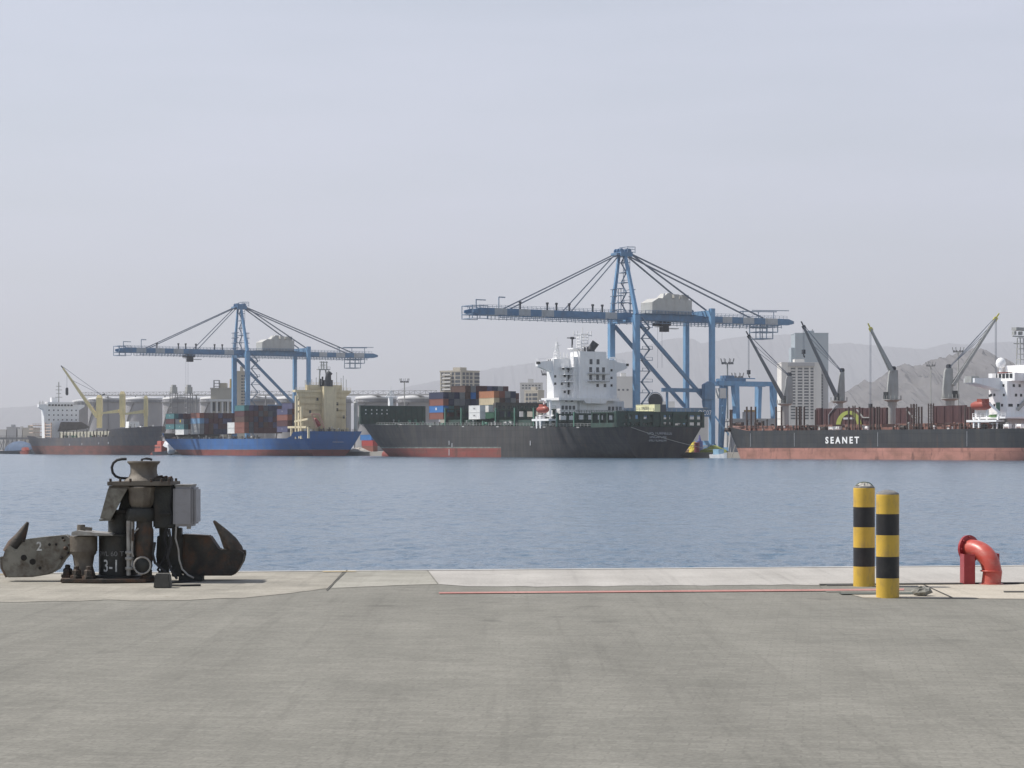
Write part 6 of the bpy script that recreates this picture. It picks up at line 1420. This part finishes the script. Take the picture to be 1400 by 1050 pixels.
# hotel and glass tower behind the grey deck cranes
def ex_hotel(t, hw, zt, Y, cx):
    k = Y/F
    d = MB(); d.box((1077-700)*k-cx, (1113-700)*k-cx, -2.2, 0, zt-4.6, zt-1.6); d.build('roof_band', conc_g, t)
    for px in (1079.2, 1089.3, 1098, 1107, 1113): d = MB(); d.box((px-700)*k-cx-.5, (px-700)*k-cx+.5, -1.0, 0, 0, zt-4.6); d.build('pier', conc_w, t)
    d = MB(); d.box(hw, hw+(1133-1123)*k, 4, 34, 0, zt-8); d.build('side_wing', conc_g, t)
    me = MB().box(-.7, .7, -.12, .1, -1, 1).mesh('window', glass_b)
    for kk in range(15): link('window', me, t, (hw+1.2, 4, zt-12-2.4*kk*1.0))
building('hotel', 'tall pale hotel with four columns of windows behind the grey deck cranes', 'building', 1068.5, 1123, 496.5, 1800, 30, conc_w,
         [(px, 504+4.0*r_) for r_ in range(18) for px in (1084.3, 1093.7, 1102.5, 1110)], wsize=(3.7, 1.35), extra=ex_hotel)
def ex_tower(t, hw, zt, Y, cx):
    d = MB(); d.box(-hw-4, -hw, 3, 25, 0, zt-18); d.build('side_shaft', tower_b, t)
    for k in range(14): d = MB(); d.box(-hw+.5, hw-.5, -.15, 0, zt-6-2.6*k-.3, zt-6-2.6*k); d.build('facade_band', conc_g, t)
    d = MB(); lattice_mast(d, hw*.1, 8, zt-1.2, zt+3, 1, .3, .3, 3); d.build('roof_mast', steel_d, t)
building('office_tower', 'blue grey glass tower rising behind the pale hotel', 'building', 1087, 1132.5, 456, 2500, 36, tower_b, extra=ex_tower)

# blue gantry crane behind the bow of the bulk carrier
lg0 = 70.0; sg = s_at(997, lg0); lg1 = l_at(1047, sg)
gc = thing('gantry_crane', 'blue yard gantry crane between the large crane and the bow of the bulk carrier', 'crane', W(sg, lg0, 2.0), TH)
gw = lg1-lg0; zt = z_at(525, sg, (lg0+lg1)/2)-2
d = MB(); d.beam((-3.5, -8, zt), (-3.5, gw+2, zt), 1.4, 1.8).beam((3.5, -8, zt), (3.5, gw+2, zt), 1.4, 1.8).beam((0, -1, zt+2.2), (0, gw*.7, zt+2.2), .4)
for y in (-7, gw*.5, gw): d.beam((-3.5, y, zt), (3.5, y, zt), .9, 1.3)
d.build('girder', blue, gc)
for x in (-6.5, 6.5):
    d = MB(); d.beam((x*.9, gw, 0), (x*.75, gw, zt-.9), 2.0, 1.3, 2.6, 1.8, up=(0, 1, 0)); d.build('leg', blue, gc)
    d = MB(); d.beam((x*.9, 0, 0), (x*.6, 0, zt-.9), 1.8, 1.4, 2.6, 2.2, up=(0, 1, 0)); d.build('leg', blue, gc)
for y in (0, gw): d = MB(); d.beam((-5.9, y, 1.2), (5.9, y, 1.2), 1.2, 1.4); d.build('sill_beam', blue, gc)
d = MB(); d.beam((-6, 0, 3), (5, -7, zt-9), .5).beam((6, 0, 2), (-5, -7, zt-9), .5).beam((4, -6, zt-12), (4, -6, zt), .5); d.build('brace', blue, gc)
d = MB(); d.box(-3.5, 3.5, -4, 4, zt+.9, zt+2.0).box(-2, 2, -3, 1, zt+2.0, zt+3.2).box(1, 3, 3, 6, zt+.9, zt+2.2); d.build('trolley', blue_d, gc)
d = MB(); d.box(2.5, 5.5, -8.5, -5.5, zt-6, zt-2); d.build('cab', conc_w, gc)
d = MB(); d.box(3, 5, 5, 9, zt-13.5, zt-10.5).box(3.5, 4.5, 5.5, 8, zt-15, zt-13.5); d.build('spreader', pbr('spreader_ochre', (0.38, 0.23, 0.06), 0.6), gc)
# floodlight masts
def mast(px, top, Y, lab, n=8):
    t = thing('light_mast', lab, 'light mast', ((px-700)/F*Y, Y, 2.0), 0, 'tall floodlight masts of the port'); zt = ZC+(HOR-top)/F*Y-2
    d = MB(); d.tube((0, 0, 0), (0, 0, zt-1.4), .48, .28, 10); d.build('pole', crane_lg, t)
    d = MB(); d.lathe([(1.5, -.15), (1.6, 0), (1.5, .15)], (0, 0, zt-1.6), 14)
    for k in range(n):
        a = 2*math.pi*k/n+.2; x, y = 2.1*math.cos(a), 2.1*math.sin(a); d.box(x-.4, x+.4, y-.25, y+.25, zt-1.9, zt-1.0); d.beam((x*.6, y*.6, zt-1.5), (x, y, zt-1.5), .2); d.beam((x*1.2, y*1.2, zt-.9), (x*1.35, y*1.35, zt+.4), .22)
    d.build('lamp_ring', steel_d, t)
for a in ((553, 518.5, 1250, 'floodlight mast between the apartment block and the foremast of the black ship'), (748, 507.5, 1000, 'floodlight mast just behind the bridge wing of the white deckhouse'),
          (994.5, 491.5, 880, 'taller floodlight mast in front of the blue yard gantry'), (1008.5, 511, 960, 'shorter floodlight mast beside the blue yard gantry'),
          (1272.5, 496, 1150, 'thin floodlight mast against the hill between two grey deck cranes'), (1310, 476, 1000, 'floodlight mast in front of the hill peak beside the outstretched jib')): mast(*a)

# containers, cargo and gear standing on the far quay
G3 = 'containers standing on the quay'
for px, l, z, c, lab in ((503, 40, 2.0+2*HT, 'blue', 'blue container on the quay between the two container ships, topmost'), (505, 40, 2.0+HT, 'red', 'red container on the quay under a blue one, middle of three'), (505.5, 40, 2.0, 'rust', 'rust red container on the quay, bottom of three'),
                        (514, 46, 2.0+HT, 'maroon', 'maroon container on the quay behind the bow of the black ship')):
    container(c, s_at(px, l), l, z, lab, G3)
def quay_thing(o, px, l, z=2.0): o.location = W(s_at(px, l), l, z); o.rotation_euler.z = TH; return o
rr = random.Random(17)
def heap(name, px, l, w, h, mat, lab, cat):
    d = MB(); d.lathe([(w, 0), (w*.8, h*.35), (w*.5, h*.72), (w*.2, h*.96), (.02, h)], n=14)
    d.v = [(x*(1+rr.uniform(-.15, .15)), y*(1+rr.uniform(-.15, .15)), z*(1+rr.uniform(-.12, .12))) for x, y, z in d.v]
    return tag(quay_thing(d.build(name, mat), px, l), lab, cat)
heap('sand_heap', 938, 27, 5.5, 2.6, pbr('sand_tan', (0.42, 0.30, 0.19), 0.9), 'tan sand heap on the quay beside the stern of the black ship', 'heap')
heap('net_heap', 975, 26, 5.5, 2.4, pbr('net_green', (0.24, 0.27, 0.06), 0.9, 0, 0.4, 2), 'yellow green heap of nets on the quay by the bulk carrier bow', 'heap')
heap('cargo_heap', 949, 28, 3.2, 3.8, pbr('cargo_yellow', (0.52, 0.42, 0.05), 0.8, 0, 0.4, 2), 'yellow heap of cargo on the quay next to the sand', 'heap')
d = MB(); d.tube((0, 0, 0), (0, 0, 4.2), 1.3, 1.2, 12).tube((0, 0, 4.2), (0, 0, 6.5), .7, .15, 10); tag(quay_thing(d.build('buoy', pbr('buoy_violet', (0.16, 0.17, 0.40), 0.6)), 956.5, 27), 'violet blue pointed buoy standing on the quay beside the yellow heap', 'buoy')
d = MB(); d.tube((0, 0, 0), (0, 0, 3.4), 1.0, 1.0, 12).tube((0, 0, 3.4), (0, 0, 3.7), 1.15, 1.0, 12); tag(quay_thing(d.build('drum', pbr('drum_maroon', (0.2, 0.05, 0.08), 0.6)), 952.8, 25), 'dark red drum on the quay between yellow heap and buoy', 'drum')
heap('rubble_heap', 490, 24, 5.5, 2.0, pbr('rubble_pale', (0.40, 0.37, 0.33), 0.95, 0, 0.3, 1), 'pale rubble heap on the quay behind the blue ship stern', 'heap')
# shed roofs on the quay behind the bulk carrier
building('warehouse', 'low grey warehouse behind the bow stanchions of the bulk carrier', 'warehouse', 1000, 1060, 575, 860, 30, conc_g)
building('warehouse', 'white low shed behind the stern frame of the black ship', 'warehouse', 858, 968, 560, 930, 30, conc_w)

# small craft
def small_boat(name, lab, px, l, L, B, H, hullm, zrow=None):
    t = thing(name, lab, 'boat', W(s_at(px, l), l, 0), TH)
    d = MB(); st = []
    for u, w_, zz in ((0, .85, H*.8), (.3, 1, H*.75), (.7, .9, H*.85), (.9, .5, H*1.05), (1, .05, H*1.2)):
        st.append([(u*L-L/2, s_*B/2*w_*k_, z) for s_, k_, z in ((-1, 1, zz), (-1, .75, -.5), (1, .75, -.5), (1, 1, zz))])
    vs = [v for r in st for v in r]; fs = [(i*4+k, (i+1)*4+k, (i+1)*4+(k+1) % 4, i*4+(k+1) % 4) for i in range(4) for k in range(4)]+[(0, 1, 2, 3)]
    d.add(vs, fs); d.build('hull', hullm, t)
    return t
tg = small_boat('tugboat', 'small tug with a red cabin and white raised prow between the grey and blue ships', 224, -6, 20, 7, 2.2, dark)
d = MB(); d.box(-7, 3, -2.6, 2.6, 1.5, 5.5).box(-5, 1, -2, 2, 5.5, 7.6); d.build('cabin', pbr('tug_red', (0.45, 0.12, 0.09), 0.6), tg, bevel=.2)
d = MB(); d.prism([(3, 5.0), (6, 7.6), (10, 5.8), (12, 2.6), (10.5, .4), (9.6, 3.8), (6, 4.2)], -2, 2); d.build('prow_house', white_m, tg, bevel=.3)
d = MB(); d.beam((-2, 0, 7.6), (-2, 0, 11), .25).beam((-2, -1.2, 10), (-2, 1.2, 10), .2); d.build('mast', crane_lg, tg)
windows(tg, [(-6+2.2*k, -2.63, 4.2) for k in range(4)], 1.2, .9, '-y')
wb = small_boat('workboat', 'small white workboat moored at the quay by the bulk carrier bow', 984, 15, 9, 3.4, 1.6, white_m)
d = MB(); d.box(-2.5, 1.0, -1.2, 1.2, 1.2, 3.2); d.build('cabin', pbr('boat_sky', (0.25, 0.42, 0.55), 0.6), wb, bevel=.1)
ob = small_boat('rescue_boat', 'small orange covered boat beside the dark barge near the trestle', 35, -4, 12, 4.5, 2.2, orange)
d = MB(); d.prism([(-4, 2), (-3.5, 4), (1, 4.4), (4, 2.4), (4, 1.8)], -1.6, 1.6); d.build('canopy', orange, ob, bevel=.3)
bg_ = small_boat('barge', 'dark barge heaped with dark blue cargo in front of the trestle', 27, 10, 66, 14, 2.6, dark)
d = MB(); d.lathe([(30, 0), (28, 2.6), (20, 4.8), (10, 6.2), (.1, 6.5)], n=20); d.v = [(x*.9, y*.2, z+2) for x, y, z in d.v]; d.build('load', pbr('tarp_blue', (0.05, 0.085, 0.15), 0.8, 0, 0.3, .3), bg_, smooth=True)
# trestle pier at the far left
Yt = 1650; x0, x1 = (-60-700)/F*Yt, (46-700)/F*Yt; zt = ZC+(HOR-599)/F*Yt
tr_ = thing('trestle_pier', 'grey trestle pier with lattice struts beyond the dark barge', 'pier', (x0, Yt, 0))
d = MB(); d.box(0, x1-x0, 0, 5, zt-1.0, zt+.6); d.build('deck', steel_d, tr_)
n = 18
for k in range(n):
    a, b = (x1-x0)*k/n, (x1-x0)*(k+1)/n; d = MB(); d.beam((a, .5, -.5), (a, .5, zt-1), .5).beam((a, .5, 1), (b, .5, zt-1), .3).beam((b, .5, 1), (a, .5, zt-1), .3); d.build('strut', steel_d, tr_)
d = MB(); railing(d, [(0, 0, zt+.6), (x1-x0, 0, zt+.6)], 1.2, 3, .15); d.build('rail', steel_d, tr_)
for i, (a, b, top, c, lab) in enumerate(((-30, 8, 588, conc_w, 'pale flat roofed shed beyond the trestle pier at the photo edge'), (9, 22, 584.5, conc_g, 'grey shed beyond the trestle pier, between two paler ones'), (24, 30, 587, conc_w, 'narrow white shed beyond the trestle pier'), (31, 47, 585.5, conc_b, 'beige shed beyond the pier nearest the grey cargo ship'))):
    building('shed', lab, 'shed', a, b, top, 2600, 30, c)
# mooring lines
def rope(p0, p1, sag, lab, r=.09):
    p0, p1 = Vector(p0), Vector(p1); d = MB(); d.path([p0+(p1-p0)*t/12-Vector((0, 0, sag*4*(t/12)*(1-t/12))) for t in range(13)], r, 5)
    tag(d.build('mooring_rope', pbr('rope_pale', (0.45, 0.43, 0.38), 0.9)), lab, 'rope', 'mooring ropes')
rope(W(BS-3.2, l_at(862, BS)*1.0, 11.0)+Vector((T.x, T.y, 0))*3.6, W(BS+2.4, 24, 2.4), .8, 'pale mooring rope across the stern of the black ship')
rope(W(-L1+6, -4, 13.6), W(-L1-14, 22, 2.3), 1.0, 'mooring rope from the bow of the black ship to the quay')
rope(W(S3-L3+.5, LC3-1, 9.4), W(S3-L3-1.5, LC3-3, 0.2), .2, 'anchor line hanging from the bow of the bulk carrier', .16)
rope(W(S3-L3+2, LC3+2, 10.0), W(S3-L3-22, 21, 2.3), 1.0, 'mooring rope from the bow of the bulk carrier to the quay')

# ================================================================ hills
def hill_mat(name, c1, c2, sc):
    m = pbr(name, c1, 0.95, 0, 0.25, sc, c2, 0.7, (sc*2, sc*2, sc*5), spec=0.1); return m
def hills(name, prof, Y, thick, mat, seed, rough, step=1.2):
    r = random.Random(seed); nx = int((prof[-1][0]-prof[0][0])/step); rows = 14
    from mathutils import noise
    d = MB(); vs = []
    for j in range(-4, rows):
        f = abs(j)/(rows-1) if j >= 0 else abs(j)/4
        for i in range(nx+1):
            px = prof[0][0]+step*i; py = interp(prof, px)
            x = (px-700)/F*Y; h = max(2.0, ZC+(HOR-py)/F*Y)
            nz_ = noise.fractal(Vector((px*.09, seed, 0)), 1.0, 2.0, 5)*rough; ga = .30 if Y < 10000 else .10
            fall = (1-f)**(0.75+.25*noise.noise(Vector((px*.02, seed*2, 0))))
            gully = 1-ga*(f*(1-f)*4)*abs(noise.fractal(Vector((px*.06+f*1.5, f*2.2, seed)), .9, 2.1, 5))
            hh = (h+nz_)*fall*gully*(1+.06*noise.fractal(Vector((px*.15, f*7, seed)), 1.0, 2.0, 3)*(f > 0))
            yy = Y-thick*f*(.8+.3*noise.noise(Vector((px*.03, 3, seed)))) if j >= 0 else Y+thick*f
            vs.append((x*yy/Y if False else x, yy, max(1.0, hh) if f < .999 else 0.5))
    n = nx+1; fs = [(j*n+i, j*n+i+1, (j+1)*n+i+1, (j+1)*n+i) for j in range(3+rows) for i in range(nx)]
    # rows run back slope (reversed) then front slope
    order = list(range(3, -1, -1)); 
    vs2 = []
    for j in order: vs2 += vs[(j)*n:(j+1)*n][:] if False else vs[(3-order.index(j))*n:(4-order.index(j))*n][:]
    back = [vs[k*n:(k+1)*n] for k in range(4)]       # j=-4..-1
    front = [vs[k*n:(k+1)*n] for k in range(4, 4+rows)]
    allr = back+front; vs3 = [v for rw in allr for v in rw]
    fs = [(j*n+i, j*n+i+1, (j+1)*n+i+1, (j+1)*n+i) for j in range(len(allr)-1) for i in range(nx)]
    d.add(vs3, fs); o = d.build(name, mat, smooth=35); tag(o, kind='structure')
near = [(1120, 575), (1140, 553), (1154, 537), (1166, 529), (1180, 521), (1192, 522.5), (1203, 517), (1213, 510), (1220, 506), (1228, 499.6), (1236, 497.5), (1248, 499.5), (1260, 499), (1266, 495), (1272, 492), (1289, 489), (1306, 483), (1322, 481), (1334, 478), (1341, 475.5), (1348, 479), (1356, 485), (1368, 489), (1381, 497.5), (1392, 504), (1410, 512), (1440, 530), (1480, 560), (1520, 590)]
far = [(440, 585), (470, 560), (500, 545), (560, 528), (600, 520), (640, 510), (690, 501), (740, 495), (800, 489), (840, 484), (869, 479), (887, 472), (911, 464), (937, 461), (948, 464), (958, 469), (980, 466), (1005, 461), (1032, 460), (1060, 458), (1088, 457), (1110, 464), (1135, 470), (1160, 469), (1181, 471), (1222, 474.5), (1264, 477.6), (1297, 469), (1320, 471), (1348, 469), (1400, 466), (1500, 470)]
leftf = [(-120, 570), (-60, 560), (0, 558), (30, 556), (60, 553.5), (90, 556), (130, 563), (200, 580), (260, 596)]
hills('hills', near, 6000, 1500, hill_mat('rock_near', (0.115, 0.11, 0.112), (0.16, 0.15, 0.145), .006), 3, 9)
hills('hills', far, 24000, 4000, hill_mat('rock_far', (0.085, 0.085, 0.09), (0.10, 0.10, 0.10), .002), 9, 10, 2.0)
hills('hills', leftf, 24500, 3000, hill_mat('rock_far', (0.1, 0.1, 0.1), (0.1, 0.1, 0.1), .002), 21, 10, 2.0)
